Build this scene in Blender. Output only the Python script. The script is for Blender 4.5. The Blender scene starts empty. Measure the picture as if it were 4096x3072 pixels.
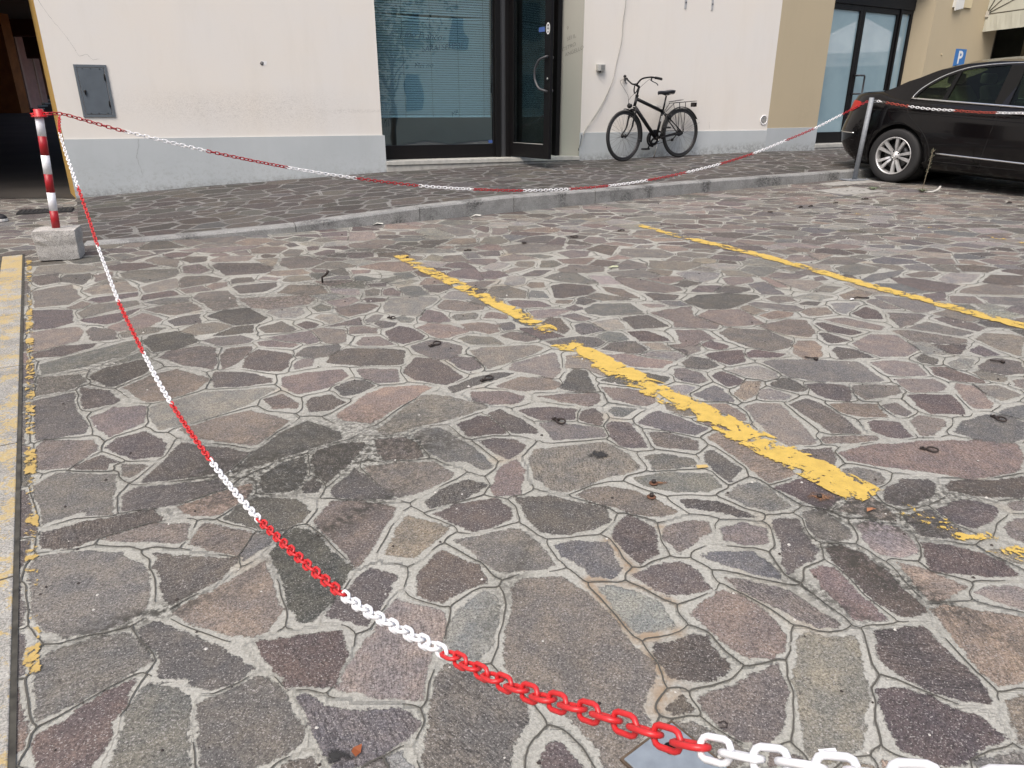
import bpy, bmesh, math, random
import numpy as np
from mathutils import Vector, Matrix
R = math.radians
rnd = random.Random(7)
sc = bpy.context.scene
col = sc.collection

# ------------------------------------------------------------------ camera, sky, sun, exposure
cd = bpy.data.cameras.new('camera'); cam = bpy.data.objects.new('camera', cd); col.objects.link(cam)
cam.location = (0, 0, 1.17); cam.rotation_euler = (R(90 - 21.24), 0, 0)
cd.sensor_width = 36; cd.lens = 2827 / 4096 * 36; cd.clip_start = 0.05; cd.clip_end = 500
sc.camera = cam
SUN_EL, SUN_AZ = R(58), R(205)
w = bpy.data.worlds.new('World'); sc.world = w; w.use_nodes = True
nt = w.node_tree; bg = nt.nodes['Background']
sky = nt.nodes.new('ShaderNodeTexSky'); sky.sky_type = 'NISHITA'; sky.sun_disc = False
sky.sun_elevation = SUN_EL; sky.sun_rotation = SUN_AZ; sky.dust_density = 6; sky.air_density = 1.0; sky.ozone_density = 0.6
nt.links.new(sky.outputs[0], bg.inputs[0]); bg.inputs[1].default_value = 0.15
sl = bpy.data.lights.new('sun', 'SUN'); sl.energy = 1.1; sl.angle = R(40); sl.color = (1, .985, .965)
so = bpy.data.objects.new('sun', sl); col.objects.link(so)
sd_ = Vector((math.sin(SUN_AZ) * math.cos(SUN_EL), math.cos(SUN_AZ) * math.cos(SUN_EL), math.sin(SUN_EL)))
so.rotation_euler = sd_.to_track_quat('Z', 'Y').to_euler()
sc.view_settings.view_transform = 'Standard'; sc.view_settings.look = 'None'
sc.view_settings.exposure = 0.54; sc.view_settings.gamma = 1
sc.cycles.max_bounces = 8; sc.cycles.transparent_max_bounces = 12

# ------------------------------------------------------------------ helpers
class MB:
    def __init__(s): s.v = []; s.f = []; s.m = []; s.sm = []
    def add(s, vs, fs, mi=0, smooth=False):
        b = len(s.v); s.v += [tuple(v) for v in vs]
        for f in fs: s.f.append(tuple(i + b for i in f)); s.m.append(mi); s.sm.append(smooth)
        return s
    def box(s, x0, x1, y0, y1, z0, z1, mi=0):
        return s.add([(x0,y0,z0),(x1,y0,z0),(x1,y1,z0),(x0,y1,z0),(x0,y0,z1),(x1,y0,z1),(x1,y1,z1),(x0,y1,z1)],
                     [(0,3,2,1),(4,5,6,7),(0,1,5,4),(1,2,6,5),(2,3,7,6),(3,0,4,7)], mi)
    def hexa(s, b, t, mi=0):   # bottom 4 pts, top 4 pts
        return s.add(list(b) + list(t), [(0,3,2,1),(4,5,6,7),(0,1,5,4),(1,2,6,5),(2,3,7,6),(3,0,4,7)], mi)
    def prism(s, pts, z0, z1, mi=0):
        n = len(pts)
        return s.add([(x,y,z0) for x,y in pts] + [(x,y,z1) for x,y in pts],
                     [tuple(range(n))[::-1], tuple(range(n, 2*n))] + [(i,(i+1)%n,(i+1)%n+n,i+n) for i in range(n)], mi)
    def tube(s, path, r, n=8, mi=0, closed=False, caps=True, smooth=True):
        P = [Vector(p) for p in path]; N = len(P); vs = []; fs = []
        up = None
        for i in range(N):
            a = P[(i-1) % N] if (i > 0 or closed) else P[i]; b = P[(i+1) % N] if (i < N-1 or closed) else P[i]
            t = (b - a).normalized()
            if up is None:
                up = Vector((0,0,1)) if abs(t.z) < .9 else Vector((1,0,0))
            x = t.cross(up)
            if x.length < 1e-6: x = t.orthogonal()
            x.normalize(); y = x.cross(t).normalized(); up = y
            rr = r[i] if isinstance(r, (list, tuple)) else r
            for k in range(n):
                an = 2*math.pi*k/n; vs.append(P[i] + (x*math.cos(an) + y*math.sin(an))*rr)
        M = N if closed else N-1
        for i in range(M):
            for k in range(n):
                a = i*n+k; b = i*n+(k+1)%n; c = ((i+1)%N)*n+(k+1)%n; d = ((i+1)%N)*n+k
                fs.append((a,b,c,d))
        s.add(vs, fs, mi, smooth)
        if caps and not closed:
            b = len(s.v) - N*n
            s.f.append(tuple(b+k for k in range(n))[::-1]); s.m.append(mi); s.sm.append(False)
            s.f.append(tuple(b+(N-1)*n+k for k in range(n))); s.m.append(mi); s.sm.append(False)
        return s
    def lathe(s, prof, origin=(0,0,0), axis='z', n=24, mi=0, smooth=True, closed=False):
        # prof: list (r, h) ; revolve about axis
        vs = []; fs = []
        for r, h in prof:
            for k in range(n):
                a = 2*math.pi*k/n; c, d = r*math.cos(a), r*math.sin(a)
                p = {'z': (c,d,h), 'y': (c,h,d), 'x': (h,c,d)}[axis]
                vs.append((p[0]+origin[0], p[1]+origin[1], p[2]+origin[2]))
        M = len(prof)
        for i in range(M if closed else M-1):
            for k in range(n):
                j = (i+1) % M
                fs.append((i*n+k, i*n+(k+1)%n, j*n+(k+1)%n, j*n+k))
        if not closed:
            fs.append(tuple(range(n))); fs.append(tuple((M-1)*n+k for k in range(n))[::-1])
        return s.add(vs, fs, mi, smooth)
    def build(s, name, mats, parent=None, bevel=0, recalc=True):
        me = bpy.data.meshes.new(name); me.from_pydata(s.v, [], s.f); me.update()
        if not isinstance(mats, (list, tuple)): mats = [mats]
        for m in mats: me.materials.append(m)
        me.polygons.foreach_set('material_index', s.m)
        me.polygons.foreach_set('use_smooth', s.sm)
        if recalc:
            bm = bmesh.new(); bm.from_mesh(me); bmesh.ops.recalc_face_normals(bm, faces=bm.faces); bm.to_mesh(me); bm.free()
        o = bpy.data.objects.new(name, me); col.objects.link(o)
        if parent is not None: o.parent = parent
        if bevel:
            m = o.modifiers.new('bevel', 'BEVEL'); m.width = bevel; m.segments = 2; m.limit_method = 'ANGLE'; m.angle_limit = R(40)
        return o

def tag(o, label=None, cat=None, group=None, kind=None):
    if label: o['label'] = label
    if cat: o['category'] = cat
    if group: o['group'] = group
    if kind: o['kind'] = kind
    return o
def thing(name, label, cat, loc=(0,0,0), rotz=0, group=None):
    o = bpy.data.objects.new(name, None); col.objects.link(o); o.empty_display_size = .1
    o.location = loc; o.rotation_euler = (0, 0, rotz); tag(o, label, cat, group); return o
def text_mesh(name, s, size, mat, parent, M, extrude=0.0005, shear=0, align='CENTER', offset=0):
    cu = bpy.data.curves.new('t', 'FONT'); cu.body = s; cu.size = size; cu.extrude = extrude; cu.shear = shear
    cu.align_x = align; cu.align_y = 'CENTER'; cu.offset = offset; cu.resolution_u = 3
    t = bpy.data.objects.new('t', cu); col.objects.link(t)
    dg = bpy.context.evaluated_depsgraph_get(); me = bpy.data.meshes.new_from_object(t.evaluated_get(dg))
    bpy.data.objects.remove(t); me.materials.clear(); me.materials.append(mat)
    me.transform(M); o = bpy.data.objects.new(name, me); col.objects.link(o)
    if parent is not None: o.parent = parent
    return o
def crv(P, n=8, closed=False):
    P = [Vector(p) for p in P]; N = len(P); out = []
    for i in range(N if closed else N-1):
        g = lambda k: P[k % N] if closed else P[max(0, min(N-1, k))]
        p0, p1, p2, p3 = g(i-1), g(i), g(i+1), g(i+2)
        for j in range(n):
            t = j/n
            out.append(.5*((2*p1)+(p2-p0)*t+(2*p0-5*p1+4*p2-p3)*t*t+(3*p1-p0-3*p2+p3)*t**3))
    if not closed: out.append(P[-1])
    return out
def G(y): return .038*y     # height of the piazza
def GP(x, y, dz=0): return (x, y, G(y)+dz)

# ------------------------------------------------------------------ materials
def newmat(name):
    m = bpy.data.materials.new(name); m.use_nodes = True; t = m.node_tree; b = t.nodes['Principled BSDF']
    return m, t, b
class NT:
    def __init__(s, t): s.t = t
    def n(s, typ, **k):
        nd = s.t.nodes.new('ShaderNode' + typ)
        for a, b in k.items(): setattr(nd, a, b)
        return nd
    def l(s, a, b): s.t.links.new(a, b)
    def math(s, op, a, b=None, c=None, clamp=False):
        nd = s.n('Math', operation=op, use_clamp=clamp)
        for i, q in enumerate((a, b, c)):
            if q is None: continue
            if isinstance(q, (int, float)): nd.inputs[i].default_value = q
            else: s.l(q, nd.inputs[i])
        return nd.outputs[0]
    def noise(s, vec, scale, detail=3, rough=.55, dist=0):
        nd = s.n('TexNoise'); nd.inputs['Scale'].default_value = scale; nd.inputs['Detail'].default_value = detail
        nd.inputs['Roughness'].default_value = rough; nd.inputs['Distortion'].default_value = dist
        if vec is not None: s.l(vec, nd.inputs['Vector'])
        return nd.outputs[0]
    def ramp(s, f, lo, hi, a=0., b=1.):
        nd = s.n('MapRange'); nd.clamp = True
        for i, q in zip((1,2,3,4), (lo, hi, a, b)): nd.inputs[i].default_value = q
        s.l(f, nd.inputs[0]); return nd.outputs[0]
    def mix(s, f, a, b, mode='MIX'):
        nd = s.n('Mix', data_type='RGBA', blend_type=mode)
        if isinstance(f, (int, float)): nd.inputs[0].default_value = f
        else: s.l(f, nd.inputs[0])
        for i, q in ((6, a), (7, b)):
            if isinstance(q, (tuple, list)): nd.inputs[i].default_value = (*q[:3], 1)
            else: s.l(q, nd.inputs[i])
        return nd.outputs[2]
    def scalev(s, vec, k):
        nd = s.n('Mapping'); nd.inputs['Scale'].default_value = k; s.l(vec, nd.inputs[0]); return nd.outputs[0]
    def bump(s, h, strength, dist, bsdf):
        nd = s.n('Bump'); nd.inputs['Strength'].default_value = strength; nd.inputs['Distance'].default_value = dist
        s.l(h, nd.inputs['Height']); s.l(nd.outputs[0], bsdf.inputs['Normal'])
def plain(name, c, rough=.5, metal=0, noise=0, nscale=20, spec=.5, coat=0, bumps=0, bscale=200):
    m, t, b = newmat(name); q = NT(t)
    b.inputs['Base Color'].default_value = (*c, 1); b.inputs['Roughness'].default_value = rough
    b.inputs['Metallic'].default_value = metal; b.inputs['Specular IOR Level'].default_value = spec
    b.inputs['Coat Weight'].default_value = coat; b.inputs['Coat Roughness'].default_value = .03
    tc = q.n('TexCoord').outputs['Object']
    if noise:
        f = q.noise(tc, nscale, 4); f = q.ramp(f, .3, .7)
        q.l(q.mix(f, [x*(1-noise) for x in c], [min(1, x*(1+noise)) for x in c]), b.inputs['Base Color'])
    if bumps: q.bump(q.noise(tc, bscale, 3), bumps, .002, b)
    return m
def position(q): return q.n('NewGeometry').outputs['Position']

def paving_mat(name, dark=1.0, joint=(.37, .368, .335), grow=.0028):
    m, t, b = newmat(name); q = NT(t); P = position(q)
    at = lambda nme: q.n('Attribute', attribute_name=nme)
    sdv = at('sd').outputs['Fac']; colr = at('stone').outputs['Color']; tx = at('tex').outputs['Fac']
    rag = q.math('SUBTRACT', q.noise(P, 38, 5, .62), .5); rag = q.math('MULTIPLY', rag, .026)
    rag2 = q.math('MULTIPLY', q.math('SUBTRACT', q.noise(P, 140, 4, .7), .5), .024)
    e = q.math('ADD', q.math('ADD', q.math('SUBTRACT', sdv, grow), rag), rag2)
    stone_m = q.ramp(e, .0015, -.0015)
    # stone texture
    sp1 = q.noise(P, 240, 2, .6); sp2 = q.noise(P, 150, 3, .75); sp3 = q.noise(P, 330, 2, .6); md = q.noise(P, 14, 4, .6)
    comb = q.n('CombineXYZ'); q.l(tx, comb.inputs[0]); q.l(tx, comb.inputs[1])
    mp = q.n('VectorRotate', rotation_type='Z_AXIS'); q.l(P, mp.inputs['Vector']); q.l(q.math('MULTIPLY', tx, 6.28), mp.inputs['Angle'])
    st = q.noise(q.scalev(mp.outputs[0], (35, 190, 60)), 1, 4, .65)
    stw = q.ramp(q.math('FRACT', q.math('MULTIPLY', tx, 7.3)), .30, .85)
    c = q.mix(q.ramp(q.math('ADD', q.math('MULTIPLY', sp2, .6), q.math('MULTIPLY', sp3, .4)), .38, .62), q.mix(1, colr, (.42, .41, .41), 'MULTIPLY'), q.mix(1, colr, (1.62, 1.62, 1.60), 'MULTIPLY'))
    c = q.mix(q.ramp(md, .38, .66), q.mix(1, c, (.86, .87, .90), 'MULTIPLY'), q.mix(1, c, (1.24, 1.17, 1.08), 'MULTIPLY'))
    c = q.mix(q.math('MULTIPLY', q.ramp(st, .48, .62), q.math('MULTIPLY', stw, .85)), q.mix(q.math('MULTIPLY', stw, .3), c, q.mix(1, c, (1.35,1.33,1.3), 'MULTIPLY')), q.mix(1, c, (.45, .44, .43), 'MULTIPLY'))
    c = q.mix(q.math('MULTIPLY', q.ramp(sp1, .60, .66), .75), c, (.36, .345, .33))
    c = q.mix(q.math('MULTIPLY', q.ramp(sp1, .38, .32), .6), c, (.04, .038, .038))
    # joints
    jn = q.noise(P, 150, 4, .8); jb = q.noise(P, 3.2, 4, .6)
    j = q.mix(q.ramp(jn, .3, .7), [x*.62 for x in joint], [x*1.24 for x in joint])
    j = q.mix(q.ramp(jb, .35, .65), j, q.mix(1, j, (.88, .88, .86), 'MULTIPLY'))
    j = q.mix(q.math('MULTIPLY', q.ramp(q.noise(P, 2.3, 3, .6), .62, .74), .45), j, q.mix(1, j, (1.05, .78, .52), 'MULTIPLY'))
    f = q.mix(stone_m, j, c)
    # dirt patches, dark, biting into joints and stones
    dn = q.noise(P, 1.15, 3, .55); dd = q.noise(P, 55, 4, .75)
    so_ = at('soil').outputs['Fac']
    dirt = q.math('MULTIPLY', q.math('ADD', q.math('MULTIPLY', q.ramp(dn, .58, .75), .6), so_, clamp=True), q.ramp(dd, .42, .56))
    ws = q.math('MULTIPLY', at('wash').outputs['Fac'], q.ramp(q.noise(P, 22, 4, .6), .30, .55))
    f = q.mix(q.math('MULTIPLY', ws, .8), f, q.mix(stone_m, (.26, .18, .105), q.mix(.75, (.17, .13, .095), c)))
    f = q.mix(q.math('MULTIPLY', dirt, .88), f, (.034, .032, .026))
    f = q.mix(1, f, (dark, dark, dark), 'MULTIPLY')
    q.l(f, b.inputs['Base Color']); b.inputs['Roughness'].default_value = .72; b.inputs['Specular IOR Level'].default_value = .45
    h = q.math('ADD', q.math('MULTIPLY', stone_m, .5), q.math('MULTIPLY', sp2, .5))
    h = q.math('ADD', h, q.math('MULTIPLY', q.math('MULTIPLY', st, stw), .9))
    q.bump(h, .8, .005, b)
    return m
# ------------------------------------------------------------------ paving: real stone outlines (mm) near, generated beyond
PAL = dict(g=(.146,.138,.124), k=(.088,.081,.070), p=(.116,.096,.092), m=(.104,.078,.072), n=(.158,.134,.116),
           t=(.215,.185,.158), r=(.200,.150,.128), o=(.235,.178,.138), b=(.118,.118,.122), l=(.225,.218,.197))
STONES = """g -1260,1550 -1257,1581 -1209,1599 -1139,1610 -1048,1601 -971,1559 -915,1480 -891,1428 -882,1375 -906,1340 -941,1313 -1018,1291 -1074,1313 -1132,1359 -1172,1420
g -1026,1242 -953,1288 -887,1302 -874,1302 -803,1242 -789,1218 -817,1182 -881,1112 -939,1067 -956,1084 -1030,1212
p -863,1313 -838,1340 -800,1328 -698,1280 -558,1199 -578,1164 -618,1140 -676,1154 -684,1173 -750,1176 -773,1232 -814,1266
m -801,1170 -782,1098 -795,1070 -776,1019 -777,959 -777,927 -857,927 -922,1029 -886,1064 -875,1092
g -764,1160 -705,1142 -659,1118 -643,1064 -597,959 -576,915 -730,915 -752,998 -758,1050 -775,1112
p -639,1103 -603,1127 -544,1173 -518,1170 -474,1136 -442,1084 -408,1042 -406,1011 -437,983 -474,964 -489,938 -552,927 -587,998 -615,1050
o -805,1374 -651,1564 -549,1383 -566,1309 -589,1296 -648,1299 -763,1343
p -960,1603 -891,1592 -727,1574 -741,1495 -829,1401 -856,1425 -892,1495 -934,1543
k -645,1600 -636,1692 -615,1720 -555,1692 -418,1536 -438,1413 -469,1343 -495,1337 -540,1395 -574,1482
k -834,1767 -782,1875 -656,1865 -593,1801 -604,1750 -640,1708 -703,1708
n -886,1645 -883,1741 -801,1716 -727,1696 -733,1592 -810,1615
g -720,1688 -637,1696 -659,1645 -707,1571 -724,1592
n -1133,1664 -1029,1741 -927,1741 -897,1660 -914,1645
m -1319,1692 -1227,1750 -1061,1810 -1013,1771 -1013,1750 -1105,1700 -1184,1630 -1276,1622
g -1493,1943 -1473,2017 -1275,2011 -1163,1782 -1240,1782 -1257,1803 -1341,1737 -1407,1830
n -1643,2207 -1644,2245 -1474,2245 -1421,2178 -1444,2055 -1541,2042 -1597,2122
m -1419,2095 -1388,2136 -1302,2088 -1339,2082 -1318,2042 -1423,2042 -1437,2062
p -1404,2193 -1397,2260 -1323,2314 -1205,2215 -1180,2129 -1265,2109
g -1289,2075 -1199,2069 -1214,1992 -1246,2004
k -1167,1961 -1156,2136 -1155,2230 -1028,2193 -891,2157 -919,2030 -1051,1986
p -1186,1885 -1175,1926 -933,1980 -891,1920 -946,1885 -1026,1830 -1096,1814 -1145,1798
o -991,1819 -903,1902 -822,1955 -802,1897 -848,1788 -867,1777 -954,1788
p -1887,2576 -1779,2656 -1692,2515 -1535,2319 -1533,2299 -1674,2243 -1752,2359
p -1773,2706 -1646,2673 -1547,2584 -1560,2545 -1645,2500 -1712,2592
n -1580,2428 -1544,2515 -1429,2530 -1406,2500 -1361,2386 -1428,2268 -1503,2332
t -1403,2515 -1248,2656 -988,2706 -969,2689 -1029,2545 -1132,2428 -1214,2359 -1278,2325 -1336,2400
o -1209,2332 -1127,2400 -1008,2485 -831,2400 -835,2372 -890,2206 -991,2230 -1139,2268
n -985,2592 -927,2640 -834,2545 -830,2507 -918,2500
k -878,2170 -828,2306 -763,2400 -619,2306 -602,2255 -735,2147 -894,2027 -905,2027
n -1940,2689 -2015,2811 -1859,2848 -1786,2767 -1795,2698 -1914,2615
g -2101,2963 -1990,3108 -1824,3289 -1774,3219 -1769,3097 -1876,2943 -2018,2839
k -1802,2848 -1785,2924 -1673,3023 -1598,2943 -1581,2848 -1638,2723 -1668,2715 -1797,2811
o -1602,2706 -1551,2830 -1471,2904 -1275,2793 -1288,2673 -1379,2576 -1441,2568
p -1261,2775 -1286,2876 -1153,2867 -1015,2793 -1004,2758 -1090,2723 -1227,2706
n -979,2811 -888,2867 -746,2904 -701,2830 -756,2706 -861,2640 -952,2723
p -802,2545 -799,2607 -727,2640 -656,2560 -703,2485 -769,2471
p -1187,2924 -1214,3086 -1189,3151 -1015,3086 -989,2943 -1001,2885 -1073,2885
n -1336,3065 -1341,3162 -1236,3196 -1221,3086 -1231,2963 -1268,2904
n -1607,3044 -1608,3129 -1488,3196 -1400,3173 -1319,2983 -1311,2904 -1436,2943
k -1789,3265 -1788,3349 -1692,3411 -1578,3337 -1516,3265 -1557,3173 -1659,3108
m -2215,3086 -2134,3196 -1995,3230 -1980,3173 -2057,3065 -2178,3034
r -2411,3386 -2342,3437 -2221,3476 -2159,3411 -2102,3265 -2157,3196 -2221,3108
n -2143,3411 -2144,3476 -2001,3411 -1925,3289 -2030,3265
p -2634,3757 -2424,3772 -2284,3542 -2332,3463 -2418,3424
m -2281,3597 -2129,3712 -2056,3802 -2057,3570 -2098,3516 -2207,3542
o -2070,3463 -2043,3542 -2003,3712 -1874,3626 -1837,3584 -1867,3463 -1967,3411
n -1963,3386 -1856,3476 -1765,3463 -1781,3386 -1909,3313
n -2859,4134 -2775,4243 -2716,4281 -2494,3995 -2487,3865 -2644,3802
t -2562,4134 -2562,4243 -2417,4358 -2253,4170 -2245,4134 -2464,4063
p -2429,3945 -2427,3995 -2227,4116 -2184,4029 -2336,3897
n -2354,3712 -2356,3865 -2153,3945 -2095,3865 -2279,3626
n -2023,3772 -1946,3865 -1826,3913 -1704,3772 -1813,3668 -1931,3712
p -1805,3570 -1774,3640 -1683,3697 -1620,3542 -1726,3489
n -1667,3411 -1643,3516 -1548,3556 -1437,3489 -1482,3386 -1566,3349
k -1630,3654 -1585,3772 -1459,3802 -1301,3626 -1318,3542 -1424,3502
g -2082,3897 -2005,3995 -1868,4012 -1843,3929 -1983,3865
g -1851,3995 -1855,4098 -1707,4151 -1602,3995 -1525,3833 -1628,3742 -1722,3865
t -2259,4225 -2186,4398 -2141,4438 -2027,4225 -2107,4134 -2169,4098
g -2563,4563 -2464,4650 -2243,4672 -2174,4563 -2159,4479 -2274,4319 -2478,4438
p -2869,4438 -2885,4521 -2758,4563 -2679,4438 -2644,4281 -2800,4339
p -3009,4358 -3074,4479 -2964,4563 -2821,4339 -2888,4262
n -2703,4521 -2629,4606 -2563,4479 -2594,4339
t -3100,4521 -3203,4740 -3052,4809 -2845,4763 -2696,4650 -2877,4563
p -2085,4358 -2105,4479 -1965,4500 -1832,4418 -1849,4339 -2009,4206
n -1863,4243 -1852,4319 -1777,4339 -1741,4243 -1797,4151
p -1772,4398 -1761,4438 -1662,4458 -1607,4358 -1732,4300
p -1704,4225 -1687,4262 -1467,4339 -1437,4243 -1473,4134 -1603,4081
t -1610,4398 -1595,4479 -1465,4438 -1489,4378
n -1447,4378 -1435,4479 -1323,4500 -1254,4398 -1373,4339
r -1393,4098 -1367,4281 -1168,4262 -1089,4098 -1202,4046
t -1576,3978 -1525,3995 -1202,4046 -1132,3962 -1145,3865 -1339,3772 -1440,3802
l -1329,3712 -1316,3787 -1165,3802 -1122,3712 -1152,3626 -1231,3626
g -1110,3802 -1083,3881 -1016,3833 -998,3757 -1054,3727
l -1046,3626 -1034,3683 -954,3683 -882,3597 -944,3529
m -1112,3516 -1084,3570 -1004,3529 -999,3476 -1041,3442
p -2035,4763 -2028,4833 -1743,4833 -1597,4694 -1611,4563 -1847,4500
o -2111,4929 -2080,5029 -1840,5055 -1836,4905 -2060,4857
m -2321,4929 -2316,5029 -2174,5029 -2127,4881 -2211,4833
n -2228,4740 -2144,4809 -2002,4650 -2024,4542 -2141,4563
n -2564,4905 -2541,5029 -2343,4954 -2251,4717 -2406,4786
m -2726,4905 -2671,5029 -2517,5160 -2611,4979 -2644,4857
m -2517,5081 -2480,5160 -2323,5160 -2328,5029 -2412,4979
n -2480,5214 -2342,5297 -1883,5411 -1961,5269 -2155,5133 -2358,5187
g -1581,4786 -1627,4979 -1471,5055 -1298,4881 -1348,4717 -1480,4672
m -1804,5055 -1785,5107 -1693,5081 -1693,5004 -1756,4979
n -1673,5133 -1652,5269 -1546,5241 -1524,5029 -1618,5029
m -1737,5411 -1706,5500 -1609,5382 -1668,5325
m -1551,5353 -1451,5353 -1435,5241 -1502,5214
p -1437,5107 -1386,5241 -1312,5241 -1287,5133 -1376,5055
n -1292,3463 -1206,3570 -1090,3437 -1117,3386 -1234,3386
r -1231,3253 -1166,3277 -1021,3219 -1040,3173 -1137,3185 -1200,3207
g -1500,3265 -1454,3313 -1345,3349 -1259,3289 -1267,3242 -1385,3196
p -994,3065 -973,3185 -831,3219 -810,3162 -827,3065 -897,3044
g -972,2963 -952,3023 -895,3034 -886,2943 -949,2904
n -904,3832 -872,3892 -788,3877 -745,3832 -793,3716 -865,3647 -925,3688 -985,3802
b -1016,4463 -984,4502 -838,4424 -887,4367 -980,4386
g -827,4424 -756,4482 -707,4424 -762,4329 -825,4348
p -893,4293 -782,4329 -772,4239 -864,4239
l -759,4311 -624,4405 -580,4367 -656,4274
b -685,4203 -625,4256 -564,4239 -488,4067 -574,4018 -625,4050
n -772,4151 -735,4221 -663,4117 -660,4034 -746,4050
g -886,4151 -838,4203 -794,4168 -783,4050 -845,4034
m -860,3970 -829,4002 -726,3986 -734,3923 -821,3907
l -718,3832 -708,3986 -611,4018 -435,4002 -442,3892 -480,3832 -488,3744 -495,3660 -590,3674 -690,3716
p -491,3593 -465,3773 -381,3716 -318,3566 -432,3553
n -418,3832 -385,3954 -293,3938 -153,3832 -160,3773 -263,3744 -386,3773
g -324,3647 -302,3688 -209,3716 -182,3688 -187,3606 -294,3580
r -154,3620 -132,3716 -107,3730 -29,3674 -20,3606
p -552,4256 -375,4293 -360,4221 -435,4100 -484,4117
l -407,4002 -363,4134 -288,4151 -215,4018 -240,3970 -350,3970
n -324,4329 -163,4367 -103,4367 -167,4221 -274,4239
n -157,4050 -120,4239 -23,4256 86,4134 79,3986 -68,4002
b 104,4100 120,4151 185,4134 216,3986 107,4002
m 239,4256 320,4311 481,4256 504,4151 443,4067 280,3986 244,4002
n 93,4256 115,4348 193,4329 203,4221 121,4203
l -48,4293 -34,4463 16,4502 87,4443 74,4293 6,4256
p 62,4502 153,4645 269,4645 169,4482 88,4482
l -200,4688 -156,4819 -70,4865 -10,4819 -68,4688 -150,4624
t -51,4604 17,4709 123,4709 59,4624 -25,4562
n 17,4775 40,4888 150,4888 145,4731 60,4731
n 187,4709 206,4911 294,4911 342,4797 283,4709
n 300,4645 396,4797 615,4731 610,4604 492,4562 338,4583
g 198,4443 318,4583 420,4562 526,4311 465,4293 284,4367
l 486,4502 626,4482 680,4293 553,4293
n 654,4463 783,4443 1017,4221 1021,4151 915,4100 755,4151 695,4256
n 547,4239 665,4186 737,3986 650,4018 563,4134
n 420,4018 503,4100 657,4002 705,3954 521,3938
p -31,3923 33,3954 168,3923 226,3832 67,3802 5,3846
n 260,3954 351,3954 318,3877 247,3892
p 295,3802 352,3862 400,3802 343,3744
g 398,3787 460,3877 668,3892 713,3688 488,3660 408,3702
t 92,3744 241,3787 318,3758 242,3660 131,3606
m 153,3528 190,3620 257,3620 294,3440 257,3367 174,3464
b -61,3528 -3,3553 13,3515 13,3440 -43,3415
p -58,3344 -3,3403 60,3379 128,3286 73,3253 -26,3309
n -266,3298 -222,3344 -96,3321 -33,3220 -200,3220
r -265,3515 -168,3553 -64,3502 -67,3403 -113,3367 -227,3427
r -483,3464 -431,3540 -330,3515 -214,3403 -240,3379 -313,3309 -367,3309 -422,3379
m -639,3403 -580,3489 -520,3464 -433,3344 -442,3286 -518,3220 -577,3264 -623,3356
p -717,3528 -684,3580 -600,3540 -610,3477 -663,3452
g -624,3620 -588,3660 -513,3606 -530,3540 -581,3553
g -770,3593 -737,3688 -688,3674 -701,3580 -752,3540
n -829,3477 -750,3489 -679,3452 -674,3379 -806,3367
n -749,3242 -734,3321 -658,3332 -563,3220 -620,3198 -725,3198
p -484,3198 -388,3286 -244,3198 -237,3093 -289,3023 -355,3033 -444,3113
p -288,3013 -264,3063 -176,3043 -135,2918 -181,2882 -232,2918
t -195,3134 -145,3176 95,3209 147,3176 114,3103 -52,2956 -100,2909 -137,2975
t -16,2900 4,2975 196,3113 204,3013 210,2882 171,2794 106,2846
p 158,3264 332,3332 416,3309 448,3253 410,3187 295,3166 215,3187
b 323,3502 367,3540 407,3528 459,3415 350,3356 323,3403
b 419,3344 482,3403 550,3379 567,3286 472,3264
l 418,3553 559,3620 576,3452 475,3415
p 586,3633 728,3674 775,3566 809,3489 623,3440 599,3553
m 577,3403 682,3415 746,3332 763,3264 625,3264
n 752,3209 814,3220 825,3434 958,3422 995,3293 913,3270 804,3073
n 752,3209 814,3220 894,3198 878,3134 804,3073
n 259,3660 339,3702 423,3606 353,3566
n 752,3716 841,3773 1003,3832 968,3667 1069,3509 1036,3446 833,3471 847,3553
p 781,4083 822,4100 980,4050 932,3954 814,3954
t 728,3877 835,3877 862,3832 768,3802
g -76,5366 93,5477 370,5421 384,5258 226,5154 -27,5129
m 249,5421 376,5714 423,5653 391,5366
n 330,5154 440,5232 578,5206 538,5030 410,4982
m 548,5258 673,5421 810,5366 710,5054
n 774,5104 822,5284 1101,5258 1174,5104 1092,4982 872,5006
g 717,4775 806,4934 919,4819 906,4688 710,4645
n -312,4888 -283,4958 -116,4958 -103,4888 -187,4775 -276,4819
p -260,5180 -98,5206 -84,5054 -196,5030
g 87,5079 202,5104 300,5030 230,4958
t -625,4934 -576,5104 -476,5006 -510,4888
n -488,4888 -481,5054 -369,5079 -312,4888 -420,4865
n -249,5477 -220,5683 -94,5745 -29,5535 -78,5449
o -515,5449 -457,5653 -294,5653 -273,5477 -392,5421
m -326,6038 -265,6177 -194,6107 -200,5872
n -160,5808 -166,6072 -45,6072 -31,5904 -95,5776
m -18,5808 -5,5937 345,5839 161,5745
g -636,6072 -548,6142 -351,6004 -301,5808 -424,5714
t -1340,5904 -1163,5937 -1073,5653 -1144,5564 -1262,5535
n 553,5564 630,5714 728,5683 744,5506 639,5449
m -613,4731 -428,4688 -392,4637 -485,4624
r -1040,4731 -902,4865 -708,4888 -634,4645 -751,4583 -978,4688
r -1075,4645 -938,4645 -934,4562 -1033,4542
l 943,2890 1016,2926 1085,2945 1140,2863 1126,2802 1060,2785 982,2836
g 1125,2983 1180,3021 1380,3021 1553,2992 1569,2776 1475,2760 1280,2768 1179,2819
t 1605,2983 1718,3012 1800,2964 1780,2836 1674,2828 1613,2854
k 1833,3041 1903,3091 1930,3021 1879,2954 1831,2983
l 1951,2983 2049,3041 2087,3021 2018,2917 1929,2908
p 2068,2954 2192,3041 2282,2992 2206,2854 2118,2836 2048,2899
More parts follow.
